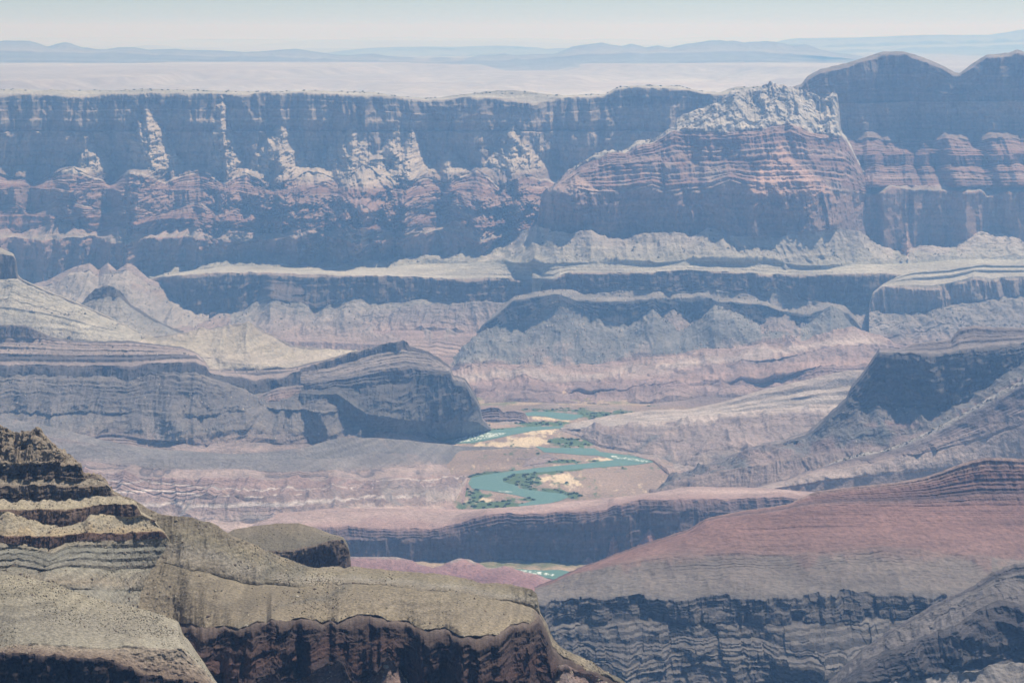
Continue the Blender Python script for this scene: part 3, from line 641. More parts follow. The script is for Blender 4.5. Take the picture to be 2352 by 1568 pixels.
# ================================================================== VALLEY FLOOR AND RIVER
DELTA = None
def valley():
    # one ground sheet under everything, out past the frame
    na, nr = 700, 560
    a = np.linspace(-0.75, 0.75, na)[None]; Yv = np.linspace(600, 11600, nr)[:, None]
    X = a * Yv; Yg = np.broadcast_to(Yv, X.shape)
    Z = -CAMZ - 2.0 + 1.2 * fbm(X / 60, Yg / 60, seed=2, octv=3)
    k = np.clip(fbm(X / 45, Yg / 70, seed=6, octv=4) * 2.2 + 0.1, 0, 1)[..., None]
    C = np.array(lin((176, 156, 134))) * (1 - k) + np.array(lin((112, 116, 84))) * k
    V = np.stack([X, Yg, Z + CAMZ], -1); idx = np.arange(nr * na).reshape(nr, na)
    Fq = np.stack([idx[:-1, :-1], idx[:-1, 1:], idx[1:, 1:], idx[1:, :-1]], -1).reshape(-1, 4)
    o = np_mesh('valley_floor', V.reshape(-1, 3), Fq, M_MID, C.reshape(-1, 3)); link(o)
    tag(o, 'sandy canyon floor beside the green river', 'ground', kind='structure')

    # sandy delta and banks, finer
    x_, y_ = np.meshgrid(np.linspace(985, 1640, 520), np.linspace(930, 1185, 330))
    G = on_plane(x_.ravel(), y_.ravel(), 0.3).reshape(330, 520, 3)
    X, Yg = G[..., 0], G[..., 1]
    def near(px, py, rx, ry, ang=0.0):
        dx = x_ - px; dy = y_ - py; return np.exp(-((dx / rx) ** 2 + ((dy - dx * ang) / ry) ** 2))
    f1 = fbm(X / 22, Yg / 55, seed=6, octv=4); f2 = fbm(X / 14, Yg / 40, seed=16, octv=4)
    veg = sum(near(*q) for q in [(1110, 1104, 34, 9), (1150, 1112, 40, 7), (1265, 1128, 60, 9, .15), (1315, 1136, 20, 6), (1300, 1078, 130, 5, -.1), (1090, 1140, 26, 16), (1110, 1165, 50, 10),
                                 (1170, 1158, 40, 6), (1210, 1146, 30, 4), (1150, 990, 120, 6, -.12), (1040, 1008, 34, 8), (1240, 972, 60, 4), (1370, 950, 60, 8), (1330, 1018, 44, 9), (1290, 1012, 30, 5), (1350, 1042, 60, 3), (1120, 1088, 60, 3, -.15), (1260, 940, 70, 4), (1200, 1100, 60, 10), (1290, 1060, 60, 4)])
    snd = sum(near(*q) for q in [(1265, 961, 50, 6, .05), (1215, 1012, 40, 12), (1235, 990, 40, 6), (1235, 1100, 36, 9), (1300, 1104, 30, 14, .3), (1140, 1162, 14, 6), (1388, 1055, 26, 4), (1150, 1020, 70, 6), (1100, 1150, 30, 6)])
    kv = np.clip((veg * 1.35 + f1 * 1.1 - 0.36) * 2.2, 0, 1)[..., None]; ks = np.clip((snd * 1.2 + f2 * 0.9 - 0.35) * 2.2, 0, 1)[..., None]
    C = np.array(lin((148, 130, 118))) * (1 - ks) + np.array(lin((206, 188, 160))) * ks
    C = C * (1 - kv) + np.array(lin((84, 104, 72))) * kv
    G[..., 2] += 0.25 * f1 + 0.5 * kv[..., 0] - np.clip((x_ - 1560) / 40, 0, 1) * 3
    idx = np.arange(330 * 520).reshape(330, 520)
    Fq = np.stack([idx[:-1, :-1], idx[1:, :-1], idx[1:, 1:], idx[:-1, 1:]], -1).reshape(-1, 4)
    o = np_mesh('sandbar', G.reshape(-1, 3), Fq, M_MID, C.reshape(-1, 3)); link(o)
    tag(o, 'pale sandbars and green brushy delta between the river bends', 'sandbar', kind='structure')
    global DELTA
    DELTA = (G.reshape(-1, 3), kv.ravel())

    # pink rolling floor beyond the river
    sheet('badland_floor', 'rolling pink and mauve badlands on the floor behind the river', 'badlands', 940, 2440,
      [{'p': P(940, 880, 1016, 850, 1100, 842, 1300, 846, 1400, 838, 1550, 815, 1700, 800, 1800, 792, 1900, 772, 1960, 752, 2020, 772, 2060, 796, 2440, 800, Y=8250), 'sm': 20, 'sy': [60], 'jag': 3},
       {'p': P(940, 905, 1100, 880, 1300, 880, 1500, 862, 1700, 838, 1900, 812, 2100, 800, 2440, 820, Y=8050), 'sy': [120]},
       {'p': P(940, 935, 1100, 905, 1300, 905, 1500, 888, 1700, 870, 1900, 850, 2440, 850, Y=7820), 'sy': [120]},
       {'p': P(940, 950, 1120, 930, 1200, 925, 1300, 922, 1420, 926, 1500, 922, 1700, 905, 1900, 890, 2440, 880, Y=7640), 'sy': [100]},
       {'p': P(940, 1000, 1125, 962, 1200, 942, 1250, 940, 1330, 940, 1420, 940, 1500, 945, 1700, 950, 1900, 950, 2440, 950, Y=7460), 'sm': 10}],
      [dict(n=26, c=[(0, (168, 138, 126)), (.4, (184, 162, 150)), (.7, (160, 126, 116)), (1, (150, 122, 116))], hills=(34, 300), stair=(5, .6), mix=.3, mw=300, cj=.15, gully=[(18, 110), (6, 36)], mono=False),
       dict(n=22, c=[(0, (150, 122, 116)), (.5, (170, 134, 122)), (1, (146, 116, 112))], hills=(32, 300), stair=(4, .6), mix=.4, mw=240, cj=.15, gully=[(16, 110), (6, 36)]),
       dict(n=20, c=[(0, (150, 118, 112)), (.5, (160, 130, 122)), (1, (140, 112, 108))], hills=(30, 260), stair=(4, .7), mix=.5, mw=200, cj=.15, gully=[(16, 110), (6, 36)]),
       dict(n=22, c=[(0, (150, 126, 118)), (.5, (150, 122, 114)), (1, (150, 130, 114))], hills=(8, 120), stair=(4, .8), mix=.3, mw=160, cj=.15)],
      M_MID, signals=[(500, 25)], seed=23, back=(150, 60), front=(60, 30))
    # slopes on the right bank
    sheet('river_slope', 'smooth pinkish slope rising right from the river bank', 'slope', 1284, 2440,
      [{'p': P(1284, 984, 0, 1312, 972, 7100, 1395, 955, 7150, 1498, 941, 7150, 1579, 940, 7150, 1650, 925, 7150, 1750, 895, 7150, 1850, 872, 7150, 1950, 850, 7150, 2100, 850, 7150, 2440, 860, 7150), 'sm': 9, 'jag': 2},
       {'p': P(1284, 986, 0, 1350, 980, 7050, 1450, 972, 7020, 1579, 960, 7020, 1700, 945, 7020, 1850, 930, 7020, 2000, 930, 7020, 2440, 930, 7020), 'sy': [40]},
       {'p': P(1284, 987, 0, 1330, 994, 0, 1400, 1006, 6800, 1450, 1008, 6780, 1579, 1000, 6780, 1700, 990, 6780, 1850, 985, 6780, 2000, 990, 6780, 2440, 990, 6780), 'sy': [0]},
       {'p': P(1284, 988, 0, 1330, 1004, 0, 1380, 1028, 0, 1440, 1038, 0, 1500, 1048, 0, 1530, 1050, 0, 1600, 1045, 6530, 1700, 1040, 6530, 1850, 1035, 6530, 2440, 1030, 6530)},
       {'p': P(1284, 990, 0, 1330, 1007, 0, 1380, 1031, 0, 1440, 1041, 0, 1500, 1055, 0, 1560, 1070, 0, 1650, 1072, 6300, 1800, 1070, 6300, 2000, 1065, 6300, 2440, 1060, 6300)},
       {'p': P(1284, 992, 0, 1330, 1009, 0, 1380, 1033, 0, 1440, 1044, 0, 1500, 1060, 0, 1545, 1098, 0, 1600, 1118, 5950, 2000, 1110, 5950, 2440, 1100, 5950)},
       {'p': P(1284, 994, 0, 1380, 1036, 0, 1440, 1050, 0, 1500, 1064, 0, 1530, 1110, 0, 1560, 1140, 0, 1600, 1165, 5750, 2440, 1150, 5750)}],
      [dict(n=12, c=[(0, (176, 156, 142)), (1, (190, 174, 162))], stair=(3, .6), mix=.4, mw=200, hills=(5, 90), cj=.1),
       dict(n=26, c=[(0, (182, 162, 150)), (.3, (140, 118, 112)), (.7, (164, 140, 130)), (1, (152, 126, 118))], hills=(24, 280), gully=[(16, 110), (6, 36)], stair=(4, .6), mix=.25, mw=260, cj=.15),
       dict(n=26, c=[(0, (150, 128, 120)), (.5, (166, 140, 130)), (1, (146, 126, 118))], hills=(22, 280), gully=[(16, 110), (6, 36)], stair=(4, .7), mix=.1, mw=200, cj=.2, talus=((112, 106, 104), .25, 200)),
       dict(n=18, c=[(0, (150, 128, 120)), (1, (160, 138, 124))], hills=(8, 160), gully=[(16, 110), (6, 36)], stair=(3, .7), mix=.1, mw=200, cj=.2, talus=((116, 108, 106), .25, 160)),
       dict(n=34, c=[(0, (170, 144, 132)), (.4, (182, 166, 156)), (.5, (156, 128, 118)), (1, (166, 138, 126))], hills=(9, 200), gully=[(16, 110), (6, 36)], stair=(5, .6), mix=.2, mw=240, cj=.1),
       dict(n=14, c=[(0, (166, 132, 120)), (1, (166, 126, 114))], hills=(5, 160))],
      M_MID, signals=[(420, 29)], seed=29, back=(150, 60), wrap=(60, 0), front=(60, 60))
valley()

def poly_object(name, outline, z, mat, label, cat, kind='structure', thick=0.0):
    """flat shape with its outline given on the ground"""
    import bmesh
    pts = on_plane([p[0] for p in outline], [p[1] for p in outline], z)
    bm = bmesh.new(); vs = [bm.verts.new(p) for p in pts]
    f = bm.faces.new(vs)
    if f.normal.z < 0: f.normal_flip()
    bmesh.ops.triangulate(bm, faces=[f])
    me = bpy.data.meshes.new(name); bm.to_mesh(me); bm.free(); me.materials.append(mat)
    o = bpy.data.objects.new(name, me); link(o); tag(o, label, cat, kind=kind); return o

def dense(outline, n=4, amp=1.2, seed=0):
    """subdivide an outline and roughen it"""
    r = random.Random(seed); out = []
    for i, p in enumerate(outline):
        q = outline[(i + 1) % len(outline)]
        for k in range(n):
            t = k / n
            out.append((p[0] + (q[0] - p[0]) * t + r.uniform(-amp, amp) * (k > 0), p[1] + (q[1] - p[1]) * t + r.uniform(-amp, amp) * .3 * (k > 0)))
    return out

def water_material(name, foam_cut, foam_scale):
    m = bpy.data.materials.new(name); t = nodes(m); N = t.nodes.new; L = t.links.new
    out = N('ShaderNodeOutputMaterial'); b = N('ShaderNodeBsdfPrincipled'); L(b.outputs[0], out.inputs['Surface'])
    b.inputs['Roughness'].default_value = 0.45; b.inputs['Specular IOR Level'].default_value = 0.25
    geo = N('ShaderNodeNewGeometry'); mp = N('ShaderNodeMapping'); mp.inputs['Scale'].default_value = (1 / foam_scale, 0.35 / foam_scale, 1)
    L(geo.outputs['Position'], mp.inputs['Vector'])
    n = N('ShaderNodeTexNoise'); n.inputs['Scale'].default_value = 1; n.inputs['Detail'].default_value = 6; n.inputs['Roughness'].default_value = .7
    L(mp.outputs[0], n.inputs['Vector'])
    r = N('ShaderNodeValToRGB'); e = r.color_ramp.elements
    e[0].position = foam_cut; e[0].color = lin((112, 140, 126)) + (1,)
    e[1].position = foam_cut + 0.06; e[1].color = lin((225, 235, 228)) + (1,)
    e2 = r.color_ramp.elements.new(foam_cut - 0.25); e2.color = lin((96, 130, 120)) + (1,)
    L(n.outputs[0], r.inputs[0]); L(r.outputs[0], b.inputs['Base Color'])
    bp = N('ShaderNodeBump'); bp.inputs['Distance'].default_value = 0.6; bp.inputs['Strength'].default_value = .4
    L(n.outputs[0], bp.inputs['Height']); L(bp.outputs[0], b.inputs['Normal'])
    return m
M_WATER = water_material('river_water', 0.74, 18.0)
M_FOAM = water_material('white_water', 0.49, 7.0)
M_SAND = None

W1 = [(1200, 948), (1225, 945), (1260, 945), (1300, 949), (1340, 953), (1334, 958), (1316, 964), (1290, 964), (1262, 958), (1240, 955), (1214, 955)]
W2 = [(1020, 1014), (1040, 1019), (1085, 1017), (1130, 1008), (1164, 1001), (1222, 989), (1300, 982), (1300, 978), (1222, 979), (1171, 983), (1120, 989), (1085, 995), (1050, 1006)]
W3 = [(1230, 1024), (1255, 1028), (1300, 1028), (1367, 1029), (1377, 1037), (1429, 1043), (1477, 1050), (1512, 1059), (1463, 1067), (1360, 1074), (1257, 1083), (1188, 1087), (1156, 1097), (1156, 1106),
      (1188, 1114), (1194, 1121), (1240, 1127), (1291, 1133), (1306, 1140), (1284, 1150), (1257, 1157), (1198, 1168), (1190, 1158), (1233, 1147), (1188, 1137), (1130, 1127), (1085, 1121), (1076, 1111), (1083, 1096),
      (1119, 1089), (1180, 1081), (1240, 1073), (1343, 1064), (1413, 1055), (1374, 1046), (1330, 1044), (1291, 1040), (1250, 1038)]
W4 = [(1150, 1300), (1195, 1306), (1240, 1309), (1290, 1308), (1330, 1316), (1310, 1326), (1282, 1332), (1255, 1326), (1230, 1322), (1200, 1316), (1160, 1312)]
def rivers():
    for W, lab in ((W1, 'farthest short green reach of the river behind the sandbar'), (W2, 'narrow green reach of the river under the dark cliff'),
                   (W3, 'widest green river bend winding round the brushy delta'), (W4, 'small lower reach of the river below the shaded red cliff')):
        poly_object('river', dense(W, 4, 1.2, len(W)), 1.0, M_WATER, lab, 'river')
    foam = [([(1035, 1014), (1060, 1015), (1100, 1010), (1150, 1000), (1162, 994), (1120, 993), (1080, 998), (1055, 1006)], 'white rapids on the narrow reach under the dark cliff'),
            ([(1400, 1045), (1440, 1050), (1480, 1056), (1495, 1060), (1478, 1061), (1445, 1056), (1410, 1052)], 'white rapids at the right tip of the wide bend'),
            ([(1195, 1308), (1235, 1311), (1275, 1318), (1268, 1323), (1235, 1319), (1205, 1313)], 'bright white rapids below the shaded red cliff'),
            ([(1140, 1127), (1165, 1127), (1178, 1129), (1160, 1130)], 'thin white riffle on the near side of the wide bend')]
    for f, lab in foam:
        poly_object('rapids', dense(f, 3, 1.0, len(f)), 1.35, M_FOAM, lab, 'rapids')
rivers()

# ================================================================== LEFT MIDDLE GROUND
def left_middle():
    # tan hill with small block of cliff
    sheet('rounded_hill', 'smooth tan hill with a small square cliff block on its left top', 'hill', -60, 420,
      [{'p': P(-60, 560, 0, 568, 31, 583, 38, 600, 40, 630, 52, 641, 103, 665, 172, 692, 241, 723, 310, 757, 344, 771, 420, 790, Y=7300), 'sm': 2, 'smY': 4, 'jag': 2, 'jwl': 20},
       {'p': P(-60, 574, 0, 584, 31, 588, 38, 602, 40, 633, 52, 643, 103, 667, 172, 694, 241, 725, 310, 759, 344, 773, 420, 791, Y=7240), 'sm': 2},
       {'p': P(-60, 640, 0, 643, 36, 640, 52, 645, 103, 669, 172, 697, 241, 728, 310, 761, 344, 775, 420, 792, Y=7200), 'sm': 2},
       {'p': P(-60, 700, 100, 722, 200, 745, 310, 772, 344, 780, 420, 796, Y=7050), 'sy': [20]},
       {'p': P(-60, 790, 200, 795, 420, 800, Y=6900)}],
      [dict(n=8, c=[(0, (168, 160, 138)), (1, (150, 138, 118))]), dict(n=34, c=[(0, (112, 98, 88)), (1, (104, 92, 84))], flute=[(10, 50), (5, 18)], rough=(4, 20), edge=.8),
       dict(n=50, c=[(0, (176, 168, 148)), (.5, (168, 160, 140)), (1, (176, 166, 146))], gully=[(12, 110), (4, 36)], rough=(3, 18), stair=(5, .5), mix=.05, mw=400, talus=((150, 140, 126), .2, 90), curve=-.2),
       dict(n=34, c=[(0, (180, 172, 152)), (1, (170, 160, 142))], gully=[(14, 80), (4, 30)], rough=(3, 16), stair=(4, .5), mix=.2, mw=300)],
      M_MID, signals=[(160, 2)], seed=31, back=(200, 140), wrap=(0, 0))
    sheet('rocky_knoll', 'small dark capped knoll behind the smooth tan hill', 'knoll', 182, 440,
      [{'p': P(182, 700, 193, 690, 205, 676, 220, 661, 241, 655, 262, 658, 275, 666, 290, 684, 300, 699, 337, 720, 370, 740, 403, 754, 440, 770, Y=7900), 'sm': 3, 'jag': 7, 'jwl': 25},
       {'p': P(182, 706, 193, 697, 220, 684, 241, 682, 275, 684, 300, 706, 337, 728, 403, 760, 440, 774, Y=7860), 'sm': 3},
       {'p': P(182, 800, 440, 800, Y=7500)}],
      [dict(n=18, c=[(0, (108, 98, 94)), (1, (92, 86, 84))], flute=[(14, 40)], rough=(12, 22)), dict(n=56, c=[(0, (140, 134, 126)), (1, (158, 148, 136))], gully=[(20, 90), (6, 30)], rough=(9, 16))],
      M_MID, seed=33, erode=(12, 50), back=(150, 120), wrap=(120, 0))
    # apron under the far wall at left
    sheet('talus_apron', 'pale pink talus apron below the far wall left of the bench', 'talus', 60, 480,
      [{'p': P(60, 655, 103, 645, 150, 622, 180, 610, 206, 603, 225, 622, 248, 604, 268, 622, 292, 603, 310, 612, 344, 640, 400, 660, 480, 680, Y=9650), 'jag': 6, 'jwl': 40, 'sm': 2},
       {'p': P(60, 662, 103, 658, 150, 640, 206, 620, 225, 640, 248, 622, 292, 620, 310, 634, 344, 655, 480, 700, Y=9560), 'sm': 3},
       {'p': P(60, 800, 480, 800, Y=8600)}],
      [dict(n=14, c=[(0, (160, 136, 126)), (1, (150, 130, 122))], flute=[(14, 50)], rough=(8, 30)), dict(n=70, c=[(0, (162, 148, 136)), (.6, (158, 148, 136)), (1, (152, 142, 130))], gully=[(26, 150), (10, 50)], rough=(10, 26), talus=((156, 128, 116), .2, 200))],
      M_MID, seed=35, erode=(25, 110), back=(100, 80), signals=[(200, 4)])
    # pyramid hill on the bench
    sheet('pyramid_hill', 'pale tan pyramid shaped hill on the left bench', 'hill', 280, 860,
      [{'p': PF([280, 785, 361, 772, 420, 764, 482, 754, 540, 745, 575, 741, 600, 756, 620, 768, 671, 792, 723, 798, 802, 804, 860, 812], ramp(480, 7050, 860, 7470)), 'sm': 3, 'jag': 1.5, 'jwl': 30},
       {'p': PF([280, 788, 361, 775, 482, 758, 575, 744, 600, 762, 620, 778, 671, 800, 723, 806, 802, 808, 860, 816], ramp(480, 7030, 860, 7450)), 'sm': 3},
       {'p': PF([280, 800, 361, 800, 440, 812, 520, 826, 600, 830, 700, 826, 860, 824], ramp(480, 6830, 860, 7250)), 'sy': [50]},
       {'p': PF([280, 850, 480, 851, 671, 846, 760, 826, 860, 828], ramp(480, 6770, 860, 7190))},
       {'p': PF([280, 856, 480, 857, 671, 852, 760, 832, 860, 834], ramp(480, 6760, 860, 7180))}],
      [dict(n=5, c=[(0, (150, 134, 118)), (1, (132, 116, 106))]), dict(n=34, c=[(0, (176, 160, 134)), (.5, (172, 158, 130)), (1, (184, 168, 144))], gully=[(16, 90), (4, 30)], rough=(2, 16), stair=(4, .5), mix=-.1, mw=200),
       dict(n=20, c=[(0, (180, 164, 142)), (.6, (190, 176, 150)), (1, (182, 164, 144))], gully=[(9, 70)], rough=(2, 16), stair=(3, .5), mix=.3),
       dict(n=8, c=[(0, (140, 122, 112)), (1, (120, 110, 104))])],
      M_MID, signals=[(210, 41)], seed=37, back=(120, 80), front=(0, 60))
    # ledged bench at the left and the long grey slope beneath it
    sheet('ledged_slope', 'grey ledged slope with dark horizontal cliff bands at the left', 'slope', -60, 830,
      [{'p': PF([-60, 746, 0, 746, 48, 746, 70, 750, 114, 772, 155, 782, 296, 783, 361, 790, 420, 797, 455, 812, 474, 832, 482, 848, 551, 851, 620, 850, 671, 844, 688, 839, 757, 823, 804, 809, 860, 800, 1000, 800], ramp(-60, 6720, 480, 6720, 830, 7100)), 'sm': 2, 'jag': 3, 'jwl': 26},
       {'p': PF([-60, 773, 0, 775, 100, 778, 155, 786, 296, 788, 361, 794, 420, 800, 455, 814, 474, 834, 482, 850, 551, 853, 671, 847, 757, 826, 804, 812, 1000, 804], ramp(-60, 6690, 480, 6690, 830, 7070)), 'sm': 2},
       {'p': PF([-60, 818, 0, 818, 150, 818, 300, 820, 400, 814, 450, 816, 474, 836, 482, 852, 551, 856, 671, 850, 757, 830, 804, 816, 1000, 808], ramp(-60, 6600, 480, 6600, 830, 6980)), 'sm': 3},
       {'p': PF([-60, 842, 0, 842, 200, 844, 330, 840, 450, 832, 474, 838, 482, 854, 551, 862, 585, 872, 654, 862, 688, 848, 757, 838, 1000, 820], ramp(-60, 6530, 480, 6530, 830, 6910)), 'sm': 3, 'sz': [0, 4]},
       {'p': PF([-60, 860, 100, 860, 250, 862, 330, 862, 450, 850, 482, 860, 551, 882, 585, 897, 654, 886, 720, 866, 757, 860, 820, 900, 1000, 900], ramp(-60, 6500, 480, 6500, 830, 6880)), 'sz': [12, 8], 'sy': [20, 10]},
       {'p': PF([-60, 940, 200, 940, 400, 945, 600, 930, 800, 930, 900, 960, 1000, 990], ramp(-60, 6330, 480, 6330, 830, 6710)), 'sy': [160, 40], 'sz': [10, 6]},
       {'p': PF([-60, 985, 200, 1000, 400, 1010, 600, 1012, 800, 1012, 1000, 1030], ramp(-60, 6180, 480, 6180, 830, 6560)), 'sy': [90, 0]},
       {'p': PF([-60, 1050, 400, 1060, 1000, 1080], ramp(-60, 5950, 480, 5950, 830, 6330))}],
      [dict(n=16, c=[(0, (112, 98, 94)), (.6, (98, 88, 88)), (1, (150, 130, 122))], flute=[(12, 45), (6, 20)], rough=(8, 22)),
       dict(n=26, c=[(0, (164, 140, 130)), (.3, (150, 128, 120)), (.32, (104, 92, 90)), (.4, (164, 142, 130)), (1, (158, 136, 126))], stair=(3, .6), mix=.9, mw=500, rough=(5, 20), flute=[(5, 30)]),
       dict(n=16, c=[(0, (104, 92, 90)), (.3, (100, 90, 90)), (.4, (158, 136, 126)), (1, (150, 130, 124))], stair=(2, .6), mix=1.0, mw=600, rough=(5, 20), flute=[(7, 34)]),
       dict(n=14, c=[(0, (88, 80, 82)), (1, (82, 78, 80))], flute=[(13, 60), (8, 25)], rough=(9, 25), edge=.7),
       dict(n=54, c=[(0, (126, 116, 110)), (.5, (110, 102, 100)), (1, (124, 114, 108))], stair=(9, .68), mix=.55, mw=150, gully=[(14, 140), (6, 40)], flute=[(22, 120), (9, 36)], rough=(10, 24)),
       dict(n=36, c=[(0, (122, 112, 108)), (.5, (130, 118, 110)), (1, (144, 120, 110))], gully=[(14, 150), (5, 45)], rough=(4, 20), stair=(4, .6), mix=-.1, mw=160, talus=((116, 112, 112), .3, 120)),
       dict(n=34, c=[(0, (140, 120, 114)), (.25, (160, 134, 124)), (.5, (130, 112, 108)), (.75, (164, 134, 122)), (1, (150, 122, 114))], stair=(7, .65), mix=.6, mw=300, gully=[(12, 120)], rough=(3, 20), band=(.15, 5))],
      M_MID, signals=[(260, 51), (90, 52)], seed=41, erode=(62, 170), back=(120, 80), wrap=(0, 200))
    # dark tilted cliff above the river
    yd = lambda d: (lambda x: float(np.interp(x, [690, 900, 1040, 1128], [6780, 6920, 7070, 7150])) - d * float(np.interp(x, [1080, 1128], [1, .3])))
    sheet('dark_cliff', 'dark blue grey cliff headland standing above the river', 'cliff', 690, 1128,
      [{'p': PF([690, 842, 757, 824, 804, 808, 860, 794, 900, 783, 923, 778, 935, 784, 942, 793, 985, 803, 1000, 815, 1016, 827, 1037, 842, 1040, 860, 1068, 868, 1078, 880, 1085, 895, 1096, 915, 1104, 933, 1106, 955, 1128, 982], yd(0)), 'sm': 2, 'jag': 5, 'jwl': 22},
       {'p': PF([690, 852, 757, 842, 804, 828, 860, 812, 923, 800, 942, 804, 985, 812, 1016, 834, 1037, 845, 1040, 863, 1068, 871, 1085, 898, 1104, 936, 1106, 958, 1128, 983], yd(20)), 'sm': 2},
       {'p': PF([690, 880, 757, 868, 804, 862, 880, 850, 935, 840, 990, 846, 1016, 850, 1034, 852, 1040, 868, 1068, 876, 1085, 902, 1104, 939, 1106, 960, 1128, 984], lambda x: yd(120)(x) - float(np.interp(x, [690, 760, 900, 940], [0, 50, 70, 10]))), 'sm': 2},
       {'p': PF([690, 894, 775, 886, 850, 885, 938, 880, 948, 866, 1034, 856, 1040, 872, 1068, 880, 1085, 905, 1104, 942, 1106, 962, 1128, 985], lambda x: yd(150)(x) - float(np.interp(x, [690, 760, 900, 940], [0, 60, 85, 10]))), 'sm': 2},
       {'p': PF([690, 900, 775, 902, 809, 926, 844, 948, 900, 952, 961, 962, 1016, 965, 1060, 962, 1100, 968, 1128, 986], lambda x: yd(205)(x) - float(np.interp(x, [690, 760, 900, 960], [0, 80, 150, 10]))), 'sz': [6], 'sy': [20], 'sm': 3},
       {'p': P(690, 960, 6480, 775, 980, 6540, 844, 990, 6640, 961, 1000, 6880, 982, 1004, 0, 1016, 1010, 0, 1060, 1002, 0, 1100, 992, 0, 1128, 987, 0), 'sm': 4},
       {'p': P(690, 1000, 6400, 844, 1015, 6560, 961, 1012, 0, 1016, 1013, 0, 1060, 1005, 0, 1128, 989, 0)}],
      [dict(n=18, c=[(0, (136, 118, 104)), (.3, (96, 84, 80)), (1, (92, 82, 80))], flute=[(12, 30), (5, 14)], rough=(4, 16), edge=.8),
       dict(n=34, c=[(0, (150, 132, 124)), (.2, (150, 134, 126)), (.3, (100, 90, 88)), (.4, (150, 134, 126)), (.7, (146, 130, 124)), (.75, (96, 88, 88)), (1, (146, 130, 124))], stair=(5, .6), mix=.8, mw=300, rough=(6, 20), gully=[(6, 50)]),
       dict(n=20, c=[(0, (120, 108, 106)), (1, (84, 80, 82))], rough=(8, 20), stair=(3, .7), mix=.6),
       dict(n=66, c=[(0, (92, 86, 84)), (.6, (96, 90, 88)), (1, (108, 102, 98))], flute=[(30, 110)], block=[(18, 36, 60), (8, 16, 20)], rough=(14, 34), edge=.8, stair=(6, .7), mix=.3, mw=120),
       dict(n=30, c=[(0, (104, 100, 100)), (1, (116, 112, 106))], gully=[(12, 70), (4, 20)], rough=(7, 20)),
       dict(n=8, c=[(0, (110, 112, 92)), (1, (110, 112, 92))])],
      M_MID, signals=[(120, 61)], seed=43, erode=(45, 120), back=(200, 140), wrap=(0, 60))
    # low red outcrop beside it
    sheet('red_outcrop', 'low red layered outcrop on the bank right of the dark cliff', 'outcrop', 1090, 1222,
      [{'p': P(1090, 960, 1104, 938, 1130, 930, 1146, 932, 1155, 944, 1180, 940, 1205, 946, 1213, 958, 1222, 976, Y=7300), 'sm': 2, 'jag': 4, 'jwl': 20},
       {'p': P(1090, 978, 7230, 1110, 970, 7230, 1150, 968, 7220, 1190, 966, 7230, 1213, 973, 0, 1222, 978, 0), 'sm': 3},
       {'p': P(1090, 986, 0, 1150, 980, 0, 1222, 980, 0)}],
      [dict(n=26, c=[(0, (160, 130, 120)), (.5, (132, 104, 98)), (1, (150, 122, 114))], stair=(5, .65), mix=.8, rough=(5, 16), flute=[(7, 30)]), dict(n=14, c=[(0, (160, 134, 124)), (1, (120, 124, 98))], rough=(3, 16))],
      M_MID, seed=45, back=(100, 60), wrap=(80, 80))
    # red banded slope in front of the dark cliff
    sheet('red_slope', 'red striped slope falling right towards the river at left centre', 'slope', 520, 1060,
      [{'p': PF([520, 960, 560, 930, 600, 905, 640, 888, 700, 884, 740, 890, 770, 902, 809, 926, 844, 948, 900, 952, 930, 960, 961, 972, 982, 998, 1016, 1010, 1060, 1022], ramp(520, 6480, 1060, 6960)), 'sm': 3, 'jag': 2, 'jwl': 26},
       {'p': PF([520, 990, 600, 960, 700, 950, 809, 965, 900, 985, 982, 1008, 1060, 1024], ramp(520, 6360, 1060, 6880)), 'sy': [40]},
       {'p': PF([520, 1040, 700, 1035, 900, 1035, 1060, 1034], ramp(520, 6200, 1060, 6780)), 'sy': [40]},
       {'p': PF([520, 1080, 1060, 1045], ramp(520, 6050, 1060, 6700))}],
      [dict(n=40, c=[(0, (140, 122, 116)), (.3, (160, 128, 118)), (.6, (136, 112, 108)), (1, (164, 132, 120))], stair=(9, .6), mix=.6, mw=200, gully=[(14, 90), (4, 30)], rough=(4, 16), band=(.15, 5), talus=((112, 108, 108), .3, 110)),
       dict(n=40, c=[(0, (150, 122, 114)), (.5, (176, 146, 132)), (1, (150, 124, 116))], stair=(6, .6), mix=.4, mw=200, gully=[(12, 110), (4, 30)], rough=(3, 16), band=(.12, 5), talus=((116, 110, 108), .3, 130)),
       dict(n=20, c=[(0, (150, 124, 116)), (1, (130, 114, 110))])],
      M_MID, signals=[(180, 71)], seed=47, erode=(14, 90), back=(80, 50), wrap=(80, 60))
